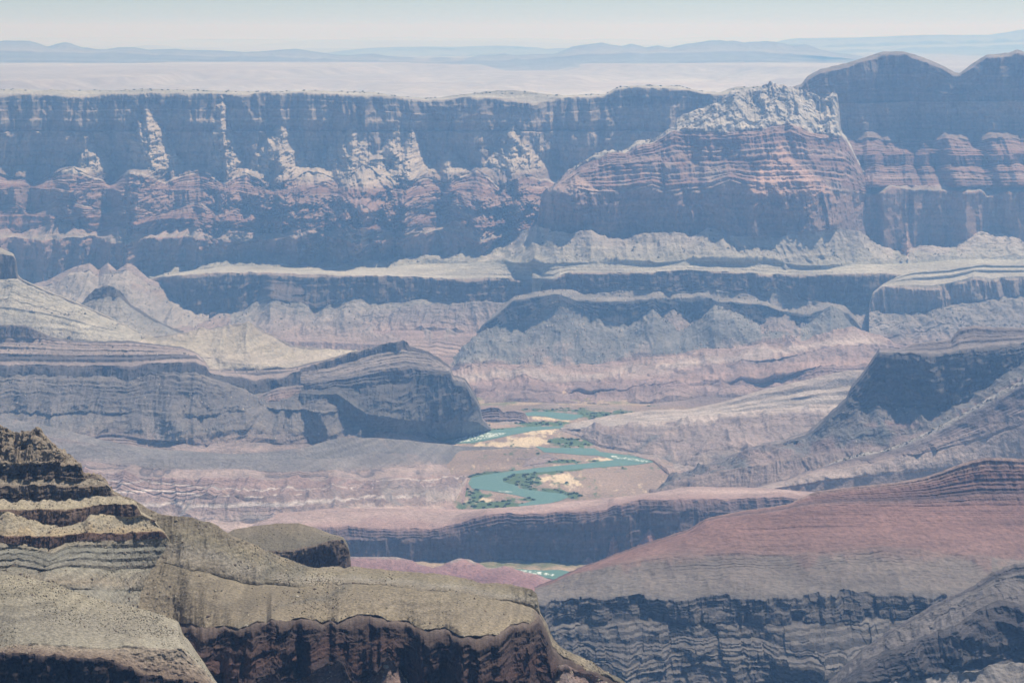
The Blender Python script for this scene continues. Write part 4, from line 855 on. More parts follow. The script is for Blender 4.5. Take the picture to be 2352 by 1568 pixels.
    # long smooth grey ridge, then pink-white badlands, down to the near pink ledge
    sheet('grey_ridge', 'long smooth grey ridge running down to the river from the left', 'ridge', -60, 1290,
      [{'p': P(-60, 950, 5950, 0, 958, 5954, 60, 968, 5958, 148, 988, 5964, 241, 1012, 5970, 344, 1030, 5977, 516, 1042, 5988, 600, 1040, 5993, 688, 1030, 5999, 775, 1006, 6131, 860, 1006, 6280, 947, 1012, 6468, 1050, 1023, 6733, 1150, 1027, 6760, 1222, 1028, 6760, 1262, 1034, 6760, 1284, 1044, 6760, 1290, 1052, 6760), 'sm': 8, 'jag': 1.5, 'jwl': 40},
       {'p': P(-60, 975, 5880, 148, 1010, 5894, 344, 1048, 5907, 516, 1056, 5918, 688, 1062, 5929, 860, 1040, 6202, 1000, 1042, 6500, 1060, 1048, 6680, 1100, 1050, 6680, 1200, 1044, 6680, 1250, 1044, 6680, 1284, 1048, 6680, 1290, 1054, 6680), 'sm': 8},
       {'p': P(-60, 1040, 5790, 148, 1058, 5804, 344, 1078, 5817, 516, 1084, 5828, 688, 1088, 5839, 860, 1080, 6088, 960, 1070, 6288, 1060, 1072, 6570, 1110, 1068, 6570, 1150, 1062, 6570, 1240, 1054, 6570, 1270, 1050, 6570, 1290, 1055, 6570), 'sy': [0], 'sm': 5},
       {'p': P(-60, 1090, 5720, 200, 1085, 5727, 400, 1100, 5732, 600, 1108, 5737, 800, 1105, 5880, 900, 1100, 6020, 1000, 1098, 6230, 1052, 1096, 6317, 1075, 1093, 0, 1110, 1087, 0, 1154, 1080, 0, 1240, 1067, 0, 1275, 1058, 0, 1290, 1056, 0), 'sm': 3, 'smY': 4},
       {'p': P(-60, 1150, 5600, 200, 1140, 5607, 400, 1150, 5612, 600, 1150, 5617, 760, 1140, 5698, 900, 1125, 5880, 1000, 1122, 6100, 1045, 1118, 6160, 1062, 1112, 0, 1075, 1095, 0, 1110, 1089, 0, 1154, 1082, 0, 1240, 1069, 0, 1275, 1060, 0, 1290, 1058, 0), 'sm': 3, 'smY': 4},
       {'p': P(-60, 1200, 5500, 300, 1195, 5509, 500, 1200, 5515, 640, 1205, 5518, 760, 1172, 5583, 900, 1166, 5730, 1000, 1160, 5900, 1045, 1155, 5968, 1062, 1125, 0, 1075, 1097, 0, 1110, 1091, 0, 1154, 1084, 0, 1240, 1071, 0, 1275, 1062, 0, 1290, 1060, 0), 'sm': 3, 'smY': 4},
       {'p': P(-60, 1260, 5300, 700, 1260, 5320, 900, 1220, 5500, 1000, 1190, 5720, 1060, 1172, 0, 1070, 1130, 0, 1075, 1099, 0, 1110, 1093, 0, 1154, 1086, 0, 1240, 1073, 0, 1275, 1064, 0, 1290, 1062, 0), 'sm': 3, 'smY': 4}],
      [dict(n=18, c=[(0, (128, 120, 116)), (1, (122, 116, 114))], hills=(4, 150), talus=((150, 128, 118), .15, 200)),
       dict(n=28, c=[(0, (124, 116, 114)), (.6, (128, 118, 114)), (1, (150, 128, 120))], hills=(8, 180), gully=[(6, 90)], talus=((150, 124, 114), .2, 200)),
       dict(n=26, c=[(0, (150, 124, 116)), (.3, (104, 92, 94)), (.4, (156, 130, 122)), (.7, (168, 142, 132)), (1, (158, 132, 124))], stair=(5, .6), mix=.7, mw=300, gully=[(10, 120)], hills=(6, 140), rough=(4, 20)),
       dict(n=32, c=[(0, (156, 122, 114)), (.2, (150, 118, 110)), (.25, (196, 180, 172)), (.32, (156, 122, 114)), (.6, (160, 128, 118)), (.66, (206, 192, 184)), (.72, (152, 122, 116)), (1, (150, 124, 118))], stair=(7, .6), mix=.5, band=(.2, 5), mw=260, gully=[(18, 120), (7, 36)], hills=(8, 140), talus=((132, 120, 116), .2, 200), cj=.08),
       dict(n=34, c=[(0, (150, 122, 114)), (.15, (202, 186, 178)), (.25, (148, 120, 114)), (.6, (156, 130, 122)), (.75, (176, 150, 140)), (1, (184, 160, 148))], stair=(6, .6), mix=.4, band=(.18, 5), mw=260, gully=[(18, 110), (7, 36)], hills=(9, 140), talus=((140, 128, 122), .25, 200), cj=.08),
       dict(n=20, c=[(0, (184, 154, 142)), (1, (160, 122, 112))], hills=(8, 120), gully=[(8, 80)])],
      M_MID, signals=[(330, 81)], seed=53, back=(60, 30), wrap=(0, 60))
left_middle()

# ================================================================== RIGHT MIDDLE: DARK BUTTE AND ITS APRON
def right_middle():
    cr = [1490, 1135, 1548, 1092, 1640, 1062, 1720, 1030, 1755, 1018, 1800, 1014, 1858, 988, 1892, 961, 1944, 913, 1954, 889, 1985, 851, 2006, 820, 2020, 799, 2064, 801, 2099, 789, 2185, 778, 2202, 755, 2236, 746, 2281, 751, 2352, 753, 2440, 750]
    def off(l, f): return [l[i] if i % 2 == 0 else l[i] + f(l[i - 1]) for i in range(len(l))]
    ctop = [1490, 1136, 1548, 1093, 1640, 1063, 1720, 1032, 1755, 1020, 1858, 990, 1892, 963, 1944, 915, 1954, 892, 1985, 855, 2006, 826, 2020, 806, 2064, 808, 2099, 806, 2150, 810, 2202, 803, 2260, 800, 2300, 795, 2352, 788, 2440, 780]
    cbase = [1490, 1137, 1548, 1094, 1640, 1064, 1720, 1034, 1755, 1023, 1858, 996, 1900, 970, 1934, 946, 1975, 935, 2020, 920, 2064, 934, 2106, 938, 2150, 934, 2202, 924, 2254, 894, 2300, 862, 2352, 830, 2440, 800]
    yy = lambda x: 6120 if x < 1900 else 6060
    W = lambda f, d: [(f[i], f[i + 1], yy(f[i]) - d) for i in range(0, len(f), 2)]
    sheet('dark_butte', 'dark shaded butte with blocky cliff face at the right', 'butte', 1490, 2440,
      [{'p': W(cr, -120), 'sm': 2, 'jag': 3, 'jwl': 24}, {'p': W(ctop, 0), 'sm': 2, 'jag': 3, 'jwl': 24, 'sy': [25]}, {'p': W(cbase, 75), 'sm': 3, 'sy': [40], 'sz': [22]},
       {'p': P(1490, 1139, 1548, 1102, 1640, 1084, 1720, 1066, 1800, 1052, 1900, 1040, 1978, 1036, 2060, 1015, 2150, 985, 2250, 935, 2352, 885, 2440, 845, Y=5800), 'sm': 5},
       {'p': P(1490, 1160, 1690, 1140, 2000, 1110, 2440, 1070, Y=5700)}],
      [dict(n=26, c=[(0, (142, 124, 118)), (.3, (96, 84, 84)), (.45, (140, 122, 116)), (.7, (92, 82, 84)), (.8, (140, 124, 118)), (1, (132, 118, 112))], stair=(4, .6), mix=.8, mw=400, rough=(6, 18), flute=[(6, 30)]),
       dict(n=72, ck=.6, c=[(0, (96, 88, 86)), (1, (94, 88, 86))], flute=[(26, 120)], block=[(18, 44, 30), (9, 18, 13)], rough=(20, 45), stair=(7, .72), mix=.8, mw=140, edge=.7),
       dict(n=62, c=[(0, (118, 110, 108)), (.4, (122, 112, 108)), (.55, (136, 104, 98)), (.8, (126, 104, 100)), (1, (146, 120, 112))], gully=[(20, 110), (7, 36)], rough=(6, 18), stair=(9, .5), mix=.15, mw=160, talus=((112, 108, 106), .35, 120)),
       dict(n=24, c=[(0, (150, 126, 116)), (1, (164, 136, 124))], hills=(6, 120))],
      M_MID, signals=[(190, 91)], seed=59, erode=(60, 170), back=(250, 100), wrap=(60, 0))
    # rubble ridge crossing in front
    sheet('rubble_ridge', 'diagonal pale boulder strewn ridge crossing in front of the dark butte', 'ridge', 1640, 2440,
      [{'p': P(1640, 1138, 1720, 1118, 1800, 1096, 1860, 1076, 1940, 1052, 1978, 1040, 2020, 1036, 2060, 1022, 2099, 1006, 2150, 982, 2200, 955, 2254, 922, 2300, 896, 2352, 870, 2440, 820, Y=5760), 'jag': 3, 'jwl': 18, 'sm': 4},
       {'p': P(1640, 1139, 1720, 1120, 1800, 1099, 1860, 1079, 1940, 1056, 2060, 1030, 2150, 992, 2254, 934, 2352, 882, 2440, 835, Y=5735), 'sm': 5},
       {'p': P(1640, 1141, 1720, 1124, 1800, 1105, 1860, 1088, 1940, 1074, 2100, 1045, 2250, 1010, 2352, 975, 2440, 950, Y=5650), 'sm': 5},
       {'p': P(1640, 1146, 1800, 1118, 1940, 1098, 2200, 1075, 2440, 1045, Y=5600)}, {'p': P(1640, 1160, 1940, 1140, 2440, 1110, Y=5570)}],
      [dict(n=12, c=[(0, (176, 164, 152)), (1, (150, 142, 134))], rough=(7, 12)),
       dict(n=46, c=[(0, (134, 118, 114)), (.3, (110, 92, 92)), (.5, (140, 116, 110)), (1, (160, 134, 124))], gully=[(14, 100), (5, 30)], rough=(4, 18), stair=(8, .6), mix=.25, mw=160, band=(.1, 5)),
       dict(n=30, c=[(0, (166, 140, 128)), (.5, (176, 152, 140)), (1, (168, 142, 130))], gully=[(10, 90), (4, 30)], hills=(8, 120), rough=(3, 18)),
       dict(n=18, c=[(0, (170, 140, 128)), (1, (170, 140, 128))])],
      M_MID, signals=[(150, 5)], seed=61, back=(60, 30), wrap=(40, 0))
right_middle()

# ================================================================== SHADED PINK CLIFF ABOVE THE LOWER RIVER
def pink_cliff():
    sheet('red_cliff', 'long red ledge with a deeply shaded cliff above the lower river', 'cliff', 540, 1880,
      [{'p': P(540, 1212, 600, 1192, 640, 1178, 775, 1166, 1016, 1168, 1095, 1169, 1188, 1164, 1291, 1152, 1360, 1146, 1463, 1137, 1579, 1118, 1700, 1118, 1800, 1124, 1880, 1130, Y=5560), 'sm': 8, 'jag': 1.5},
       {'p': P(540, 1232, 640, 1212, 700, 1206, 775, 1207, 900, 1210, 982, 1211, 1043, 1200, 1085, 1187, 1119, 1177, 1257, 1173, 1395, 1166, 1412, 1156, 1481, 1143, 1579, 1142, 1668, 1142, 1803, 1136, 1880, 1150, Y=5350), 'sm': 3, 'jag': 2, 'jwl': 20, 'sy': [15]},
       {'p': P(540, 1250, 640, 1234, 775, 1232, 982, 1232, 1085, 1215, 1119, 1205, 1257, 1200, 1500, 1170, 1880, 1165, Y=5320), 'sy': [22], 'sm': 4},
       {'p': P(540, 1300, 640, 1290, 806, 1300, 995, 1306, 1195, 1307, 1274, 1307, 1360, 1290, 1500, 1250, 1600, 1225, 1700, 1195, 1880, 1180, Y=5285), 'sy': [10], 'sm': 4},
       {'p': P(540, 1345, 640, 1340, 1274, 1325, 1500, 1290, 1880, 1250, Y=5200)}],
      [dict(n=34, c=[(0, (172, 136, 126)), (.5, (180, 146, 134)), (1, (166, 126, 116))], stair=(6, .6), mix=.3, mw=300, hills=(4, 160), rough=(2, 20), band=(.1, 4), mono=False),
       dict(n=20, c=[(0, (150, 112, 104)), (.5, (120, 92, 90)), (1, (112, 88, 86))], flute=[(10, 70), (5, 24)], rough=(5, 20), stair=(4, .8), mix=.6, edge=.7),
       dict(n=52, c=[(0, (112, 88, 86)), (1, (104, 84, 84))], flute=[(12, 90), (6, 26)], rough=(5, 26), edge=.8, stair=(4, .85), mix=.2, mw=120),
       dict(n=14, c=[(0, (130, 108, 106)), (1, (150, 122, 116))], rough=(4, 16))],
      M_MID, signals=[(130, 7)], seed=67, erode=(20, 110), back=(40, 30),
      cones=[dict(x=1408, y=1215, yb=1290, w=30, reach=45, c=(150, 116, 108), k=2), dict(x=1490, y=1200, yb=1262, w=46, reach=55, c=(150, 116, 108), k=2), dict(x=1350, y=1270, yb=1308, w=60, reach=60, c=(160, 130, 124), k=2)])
    sheet('red_mound', 'low red mounds with pebbly tops beside the lower rapids', 'mound', 780, 1300,
      [{'p': P(780, 1280, 806, 1278, 902, 1279, 930, 1282, 947, 1287, 975, 1298, 995, 1304, 1016, 1297, 1040, 1286, 1061, 1281, 1075, 1284, 1092, 1291, 1119, 1302, 1136, 1304, 1157, 1299, 1175, 1303, 1192, 1309, 1240, 1321, 1274, 1334, 1300, 1350, Y=4980), 'sm': 3},
       {'p': P(780, 1310, 950, 1310, 1100, 1318, 1200, 1330, 1300, 1356, Y=4900), 'sy': [20], 'sm': 6}, {'p': P(780, 1400, 1300, 1400, Y=4700)}],
      [dict(n=18, c=[(0, (160, 138, 126)), (.15, (160, 112, 106)), (1, (152, 100, 98))], gully=[(3, 30)], rough=(2, 12)), dict(n=36, c=[(0, (152, 100, 98)), (1, (150, 98, 94))], gully=[(4, 60)], stair=(6, .5), mix=.3, rough=(2, 12), band=(.08, 4))],
      M_MID, seed=69, back=(60, 60), signals=[(90, 3)], wrap=(0, 50))
pink_cliff()

# ================================================================== RIGHT FOREGROUND SLOPE
def right_front():
    cr = [1228, 1350, 1281, 1328, 1340, 1300, 1429, 1266, 1498, 1242, 1579, 1216, 1620, 1190, 1686, 1175, 1768, 1163, 1810, 1157, 1841, 1142, 1875, 1128, 1927, 1120, 1996, 1113, 2064, 1106, 2133, 1092, 2202, 1066, 2254, 1051, 2300, 1050, 2352, 1054, 2440, 1058]
    gY = lambda x: 4950 + (x - 1228) * 0.08
    W = lambda f, d: [(f[i], f[i + 1], gY(f[i]) - d) for i in range(0, len(f), 2)]
    red = (140, 100, 88)
    sheet('red_hillside', 'broad brick red hillside with thin dark strata at the right', 'hillside', 1228, 2440,
      [{'p': W(cr, 0), 'sm': 5, 'jag': 1.6, 'jwl': 30},
       {'p': W([1228, 1352, 1281, 1330, 1340, 1303, 1429, 1270, 1498, 1247, 1579, 1222, 1620, 1197, 1686, 1186, 1768, 1178, 1841, 1166, 1927, 1160, 2133, 1162, 2254, 1160, 2440, 1160], 120), 'sm': 5},
       {'p': W([1228, 1354, 1281, 1332, 1340, 1306, 1429, 1276, 1498, 1256, 1579, 1234, 1686, 1212, 1841, 1205, 2000, 1205, 2200, 1210, 2440, 1214], 220), 'sm': 5},
       {'p': W([1228, 1357, 1281, 1338, 1340, 1316, 1429, 1296, 1498, 1285, 1579, 1275, 1700, 1272, 1841, 1275, 1950, 1264, 2030, 1258, 2120, 1268, 2254, 1280, 2440, 1295], 380), 'sm': 5},
       {'p': W([1228, 1366, 1395, 1361, 1579, 1355, 1700, 1350, 1841, 1346, 1937, 1340, 2030, 1348, 2202, 1349, 2440, 1352], 600), 'sm': 5, 'sy': [50], 'jag': 2, 'jwl': 20},
       {'p': W([1228, 1420, 1400, 1415, 1600, 1400, 1720, 1400, 1850, 1400, 2000, 1395, 2440, 1400], 624), 'sy': [90, 16], 'sz': [8, 0]},
       {'p': W([1228, 1490, 1400, 1480, 1600, 1465, 1850, 1465, 2000, 1460, 2440, 1470], 705), 'sy': [230, 26], 'sz': [0, 0]},
       {'p': W([1228, 1600, 1400, 1560, 1600, 1545, 1850, 1540, 2000, 1535, 2440, 1530], 785), 'sy': [270, 26], 'sz': [10, 0]},
       {'p': W([1228, 1680, 2440, 1660], 960)}],
      [dict(n=42, c=[(0, (150, 124, 112)), (.3, red), (.6, (122, 92, 86)), (.7, (100, 78, 78)), (.8, (138, 106, 98)), (1, red)], stair=(11, .6), mix=.7, mw=300, rough=(4, 12), flute=[(4, 24)], band=(.12, 4)),
       dict(n=28, c=[(0, red), (.25, red), (.28, (112, 80, 80)), (.31, red), (.7, (142, 102, 90)), (1, (142, 102, 90))], stair=(9, .5), mix=.45, mw=330, rough=(1.2, 10), band=(.06, 4)),
       dict(n=36, c=[(0, (142, 102, 90)), (.7, (138, 102, 90)), (1, (136, 106, 94))], stair=(6, .45), mix=.15, mw=330, gully=[(4, 160)], rough=(1.0, 10)),
       dict(n=52, c=[(0, (132, 106, 94)), (.25, (124, 110, 98)), (1, (118, 108, 98))], stair=(10, .6), mix=.4, mw=260, gully=[(9, 110), (3, 34)], rough=(2, 12), band=(.08, 4)),
       dict(n=32, c=[(0, (112, 104, 98)), (1, (98, 92, 88))], flute=[(20, 150)], block=[(14, 40, 26), (7, 15, 11)], rough=(11, 26), stair=(5, .75), mix=.7, mw=320, ck=.5, edge=.7),
       dict(n=44, c=[(0, (116, 108, 100)), (.5, (100, 94, 90)), (1, (114, 106, 98))], flute=[(22, 150)], block=[(20, 60, 30), (9, 20, 12)], rough=(12, 26), stair=(7, .65), mix=.75, mw=260, ck=.38, edge=.7),
       dict(n=44, c=[(0, (112, 104, 96)), (.5, (98, 92, 88)), (1, (116, 106, 98))], flute=[(22, 150)], block=[(20, 60, 30), (9, 20, 12)], rough=(12, 26), stair=(6, .7), mix=.7, mw=260, ck=.38, edge=.7),
       dict(n=34, c=[(0, (134, 124, 114)), (1, (140, 128, 118))], gully=[(10, 60)], rough=(5, 14))],
      M_MID, size=0.74, desat=.3, signals=[(430, 101), (110, 102)], seed=71, erode=(75, 210), back=(150, 100), wrap=(40, 0))
    sheet('rock_spur', 'steep dark ledged spur in the bottom right corner', 'rock spur', 1860, 2440,
      [{'p': P(1860, 1600, 1900, 1570, 1940, 1530, 1980, 1490, 2030, 1454, 2080, 1425, 2133, 1394, 2185, 1366, 2236, 1344, 2281, 1311, 2310, 1300, 2352, 1290, 2440, 1270, Y=3950), 'sm': 3, 'jag': 3, 'jwl': 18},
       {'p': P(1860, 1602, 1900, 1573, 1980, 1496, 2080, 1440, 2185, 1385, 2236, 1368, 2300, 1345, 2352, 1350, 2440, 1340, Y=3880), 'sm': 3, 'sy': [25]},
       {'p': P(1860, 1604, 1900, 1578, 1980, 1508, 2080, 1465, 2185, 1420, 2250, 1385, 2300, 1372, 2352, 1375, 2440, 1370, Y=3800), 'sy': [50], 'sm': 3},
       {'p': P(1860, 1607, 1900, 1590, 1980, 1548, 2080, 1530, 2185, 1520, 2250, 1492, 2352, 1500, 2440, 1500, Y=3700), 'sy': [60], 'sz': [20], 'sm': 3},
       {'p': P(1860, 1610, 1950, 1590, 2080, 1560, 2200, 1530, 2300, 1520, 2440, 1522, Y=3660), 'sy': [60]},
       {'p': P(1860, 1680, 2440, 1640, Y=3500)}],
      [dict(n=28, c=[(0, (120, 108, 102)), (.4, (84, 76, 76)), (.6, (124, 114, 106)), (1, (120, 110, 104))], stair=(4, .6), mix=.8, rough=(6, 14), flute=[(8, 24)]),
       dict(n=30, ck=.5, c=[(0, (122, 112, 104)), (1, (114, 104, 98))], block=[(7, 26, 14)], gully=[(8, 60), (3, 18)], rough=(7, 14), stair=(6, .65), mix=.75, mw=140),
       dict(n=64, c=[(0, (90, 82, 80)), (.4, (74, 68, 70)), (1, (84, 78, 76))], flute=[(20, 90)], block=[(13, 34, 24), (6, 13, 11)], rough=(10, 22), stair=(6, .72), mix=.6, mw=110, ck=.5, edge=.7),
       dict(n=20, c=[(0, (78, 72, 72)), (1, (90, 84, 80))], flute=[(12, 40), (5, 14)], rough=(8, 16), edge=.7),
       dict(n=40, c=[(0, (138, 128, 118)), (1, (144, 132, 122))], gully=[(9, 50), (3, 16)], rough=(3, 10))],
      M_MID, size=0.70, signals=[(120, 111)], seed=73, erode=(50, 130), back=(120, 100), wrap=(60, 0))
right_front()

# ================================================================== LEFT FOREGROUND
def left_front():
    tan = (132, 120, 99); tg = (118, 111, 94); og = (158, 134, 100); brn = (104, 80, 66); dk = (82, 66, 62)
    # little mesa behind the shoulder
    sheet('small_mesa', 'small flat tan mesa with a dark cliff front at lower left centre', 'mesa', 510, 806,
      [{'p': P(510, 1230, 537, 1214, 585, 1207, 640, 1201, 685, 1200, 720, 1210, 757, 1225, 788, 1234, 798, 1250, 804, 1275, 806, 1300, Y=3450), 'sm': 2, 'jag': .8, 'jwl': 14},
       {'p': P(510, 1270, 560, 1262, 609, 1262, 647, 1263, 706, 1253, 764, 1236, 788, 1238, 798, 1254, 804, 1279, 806, 1302, Y=3300), 'sm': 2, 'jag': 1, 'jwl': 12},
       {'p': P(510, 1330, 609, 1330, 700, 1325, 806, 1320, Y=3270), 'sm': 3}, {'p': P(510, 1400, 806, 1400, Y=3150)}],
      [dict(n=30, c=[(0, tan), (1, tg)], hills=(2.5, 60), stair=(4, .5), mix=.3, mw=120, rough=(.8, 6)), dict(n=40, c=[(0, (124, 108, 92)), (.4, (92, 78, 70)), (1, (100, 86, 76))], flute=[(8, 40)], block=[(5, 11, 16), (2, 4, 6)], rough=(4, 9), edge=.8),
       dict(n=16, c=[(0, tg), (1, tg)])],
      M_NEAR, desat=0.12, size=0.52, seed=79, erode=(9, 40), back=(120, 100), wrap=(0, 120), res=1.2)
    # big mesa: shoulder slope, flat top and dark cliff
    cr = [-60, 1090, 40, 1110, 150, 1120, 251, 1124, 310, 1150, 365, 1180, 423, 1180, 482, 1197, 537, 1225, 609, 1262, 654, 1278, 723, 1298, 806, 1302, 896, 1311, 982, 1309, 1050, 1323, 1154, 1340, 1200, 1346, 1222, 1351, 1233, 1362, 1240, 1405, 1256, 1430, 1268, 1464, 1291, 1486, 1360, 1514, 1412, 1545, 1470, 1590]
    ct = [-60, 1420, 300, 1405, 400, 1426, 415, 1424, 437, 1416, 585, 1411, 612, 1408, 623, 1394, 654, 1398, 723, 1400, 740, 1413, 804, 1399, 861, 1400, 913, 1414, 1016, 1431, 1057, 1435, 1171, 1428, 1198, 1420, 1229, 1411, 1238, 1409, 1256, 1434, 1268, 1466, 1291, 1488, 1360, 1517, 1412, 1548, 1470, 1594]
    cb = [-60, 1560, 300, 1540, 440, 1490, 482, 1526, 503, 1545, 565, 1545, 627, 1521, 644, 1548, 690, 1530, 740, 1493, 770, 1488, 785, 1491, 820, 1546, 860, 1520, 892, 1491, 920, 1524, 947, 1570, 1000, 1610, 1100, 1605, 1164, 1572, 1220, 1556, 1247, 1552, 1268, 1530, 1285, 1500, 1300, 1496, 1360, 1520, 1412, 1550, 1470, 1597]
    shoulder = [-60, 1250, 100, 1270, 200, 1290, 300, 1288, 383, 1290, 430, 1300, 500, 1320, 560, 1340, 640, 1345, 723, 1340, 860, 1345, 982, 1350, 1100, 1365, 1180, 1385, 1225, 1395, 1238, 1408, 1256, 1433, 1268, 1465, 1291, 1487, 1360, 1516, 1412, 1547, 1470, 1592]
    def yc(x): return 2420 if x < 1180 else 2420 + min(1, (x - 1180) / 60) * 180
    def D(f, g): return [(f[i], f[i + 1], g(f[i])) for i in range(0, len(f), 2)]
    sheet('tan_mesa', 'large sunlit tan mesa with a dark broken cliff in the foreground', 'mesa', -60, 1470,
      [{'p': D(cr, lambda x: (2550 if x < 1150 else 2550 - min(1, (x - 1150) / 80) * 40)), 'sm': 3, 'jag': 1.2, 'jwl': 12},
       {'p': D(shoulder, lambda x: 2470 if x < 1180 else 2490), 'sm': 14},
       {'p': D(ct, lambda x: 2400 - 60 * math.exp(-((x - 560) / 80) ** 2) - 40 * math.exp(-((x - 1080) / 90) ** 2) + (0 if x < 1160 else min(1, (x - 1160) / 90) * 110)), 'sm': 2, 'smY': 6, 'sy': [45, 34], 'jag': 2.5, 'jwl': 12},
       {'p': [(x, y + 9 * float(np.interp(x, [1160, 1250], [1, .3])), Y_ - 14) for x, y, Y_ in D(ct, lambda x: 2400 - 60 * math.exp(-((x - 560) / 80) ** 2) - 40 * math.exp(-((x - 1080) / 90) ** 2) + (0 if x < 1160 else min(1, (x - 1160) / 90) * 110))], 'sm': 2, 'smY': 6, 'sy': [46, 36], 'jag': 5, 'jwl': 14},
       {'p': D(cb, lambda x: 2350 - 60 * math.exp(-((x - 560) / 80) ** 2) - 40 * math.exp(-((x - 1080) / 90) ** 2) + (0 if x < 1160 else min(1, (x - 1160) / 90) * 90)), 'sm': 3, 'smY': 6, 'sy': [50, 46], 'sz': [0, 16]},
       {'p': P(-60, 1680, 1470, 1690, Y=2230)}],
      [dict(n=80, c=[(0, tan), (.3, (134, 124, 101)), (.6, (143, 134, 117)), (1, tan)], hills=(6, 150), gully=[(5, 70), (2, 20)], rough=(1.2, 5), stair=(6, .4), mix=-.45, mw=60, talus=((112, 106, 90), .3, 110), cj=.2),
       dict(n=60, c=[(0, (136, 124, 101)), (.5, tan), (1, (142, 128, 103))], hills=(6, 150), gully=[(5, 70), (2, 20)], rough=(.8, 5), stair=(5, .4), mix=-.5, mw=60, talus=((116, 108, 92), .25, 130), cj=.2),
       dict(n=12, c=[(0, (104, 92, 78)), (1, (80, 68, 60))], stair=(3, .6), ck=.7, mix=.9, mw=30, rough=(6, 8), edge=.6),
       dict(n=90, c=[(0, (80, 66, 58)), (.15, (74, 60, 54)), (.6, (84, 62, 54)), (1, (66, 55, 52))], flute=[(20, 70), (5, 26)], block=[(7, 20, 17), (3.5, 8, 7)], rough=(7, 15), edge=.7, stair=(8, .78), ck=.85, mix=.6, mw=50),  # cliff colour taken darker to carry part of its shade
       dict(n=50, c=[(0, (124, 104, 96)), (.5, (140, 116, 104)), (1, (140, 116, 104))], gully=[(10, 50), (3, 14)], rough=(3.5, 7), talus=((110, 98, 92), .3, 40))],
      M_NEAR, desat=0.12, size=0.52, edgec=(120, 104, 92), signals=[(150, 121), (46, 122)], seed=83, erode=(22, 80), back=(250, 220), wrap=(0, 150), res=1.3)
    # layered butte
    top = [-60, 950, 0, 971, 21, 985, 34, 999, 52, 988, 76, 982, 93, 985, 114, 1006, 138, 1023, 165, 1050, 186, 1063, 189, 1082, 220, 1091, 251, 1114, 256, 1129, 310, 1150, 318, 1164, 322, 1176, 350, 1190, 383, 1226, 400, 1260, 440, 1330, 480, 1380]
    def sh(dy, cap): return [(x, max(float(cap(x)), float(np.interp(x, top[0::2], top[1::2])) + dy)) for x in range(-60, 481, 6)]
    S = lambda lst, Y: [(x, y, Y + (2530 - Y) * float(np.interp(x, [120, 200, 330, 420, 480], [0, .12, .6, 1, 1]))) for x, y in lst]
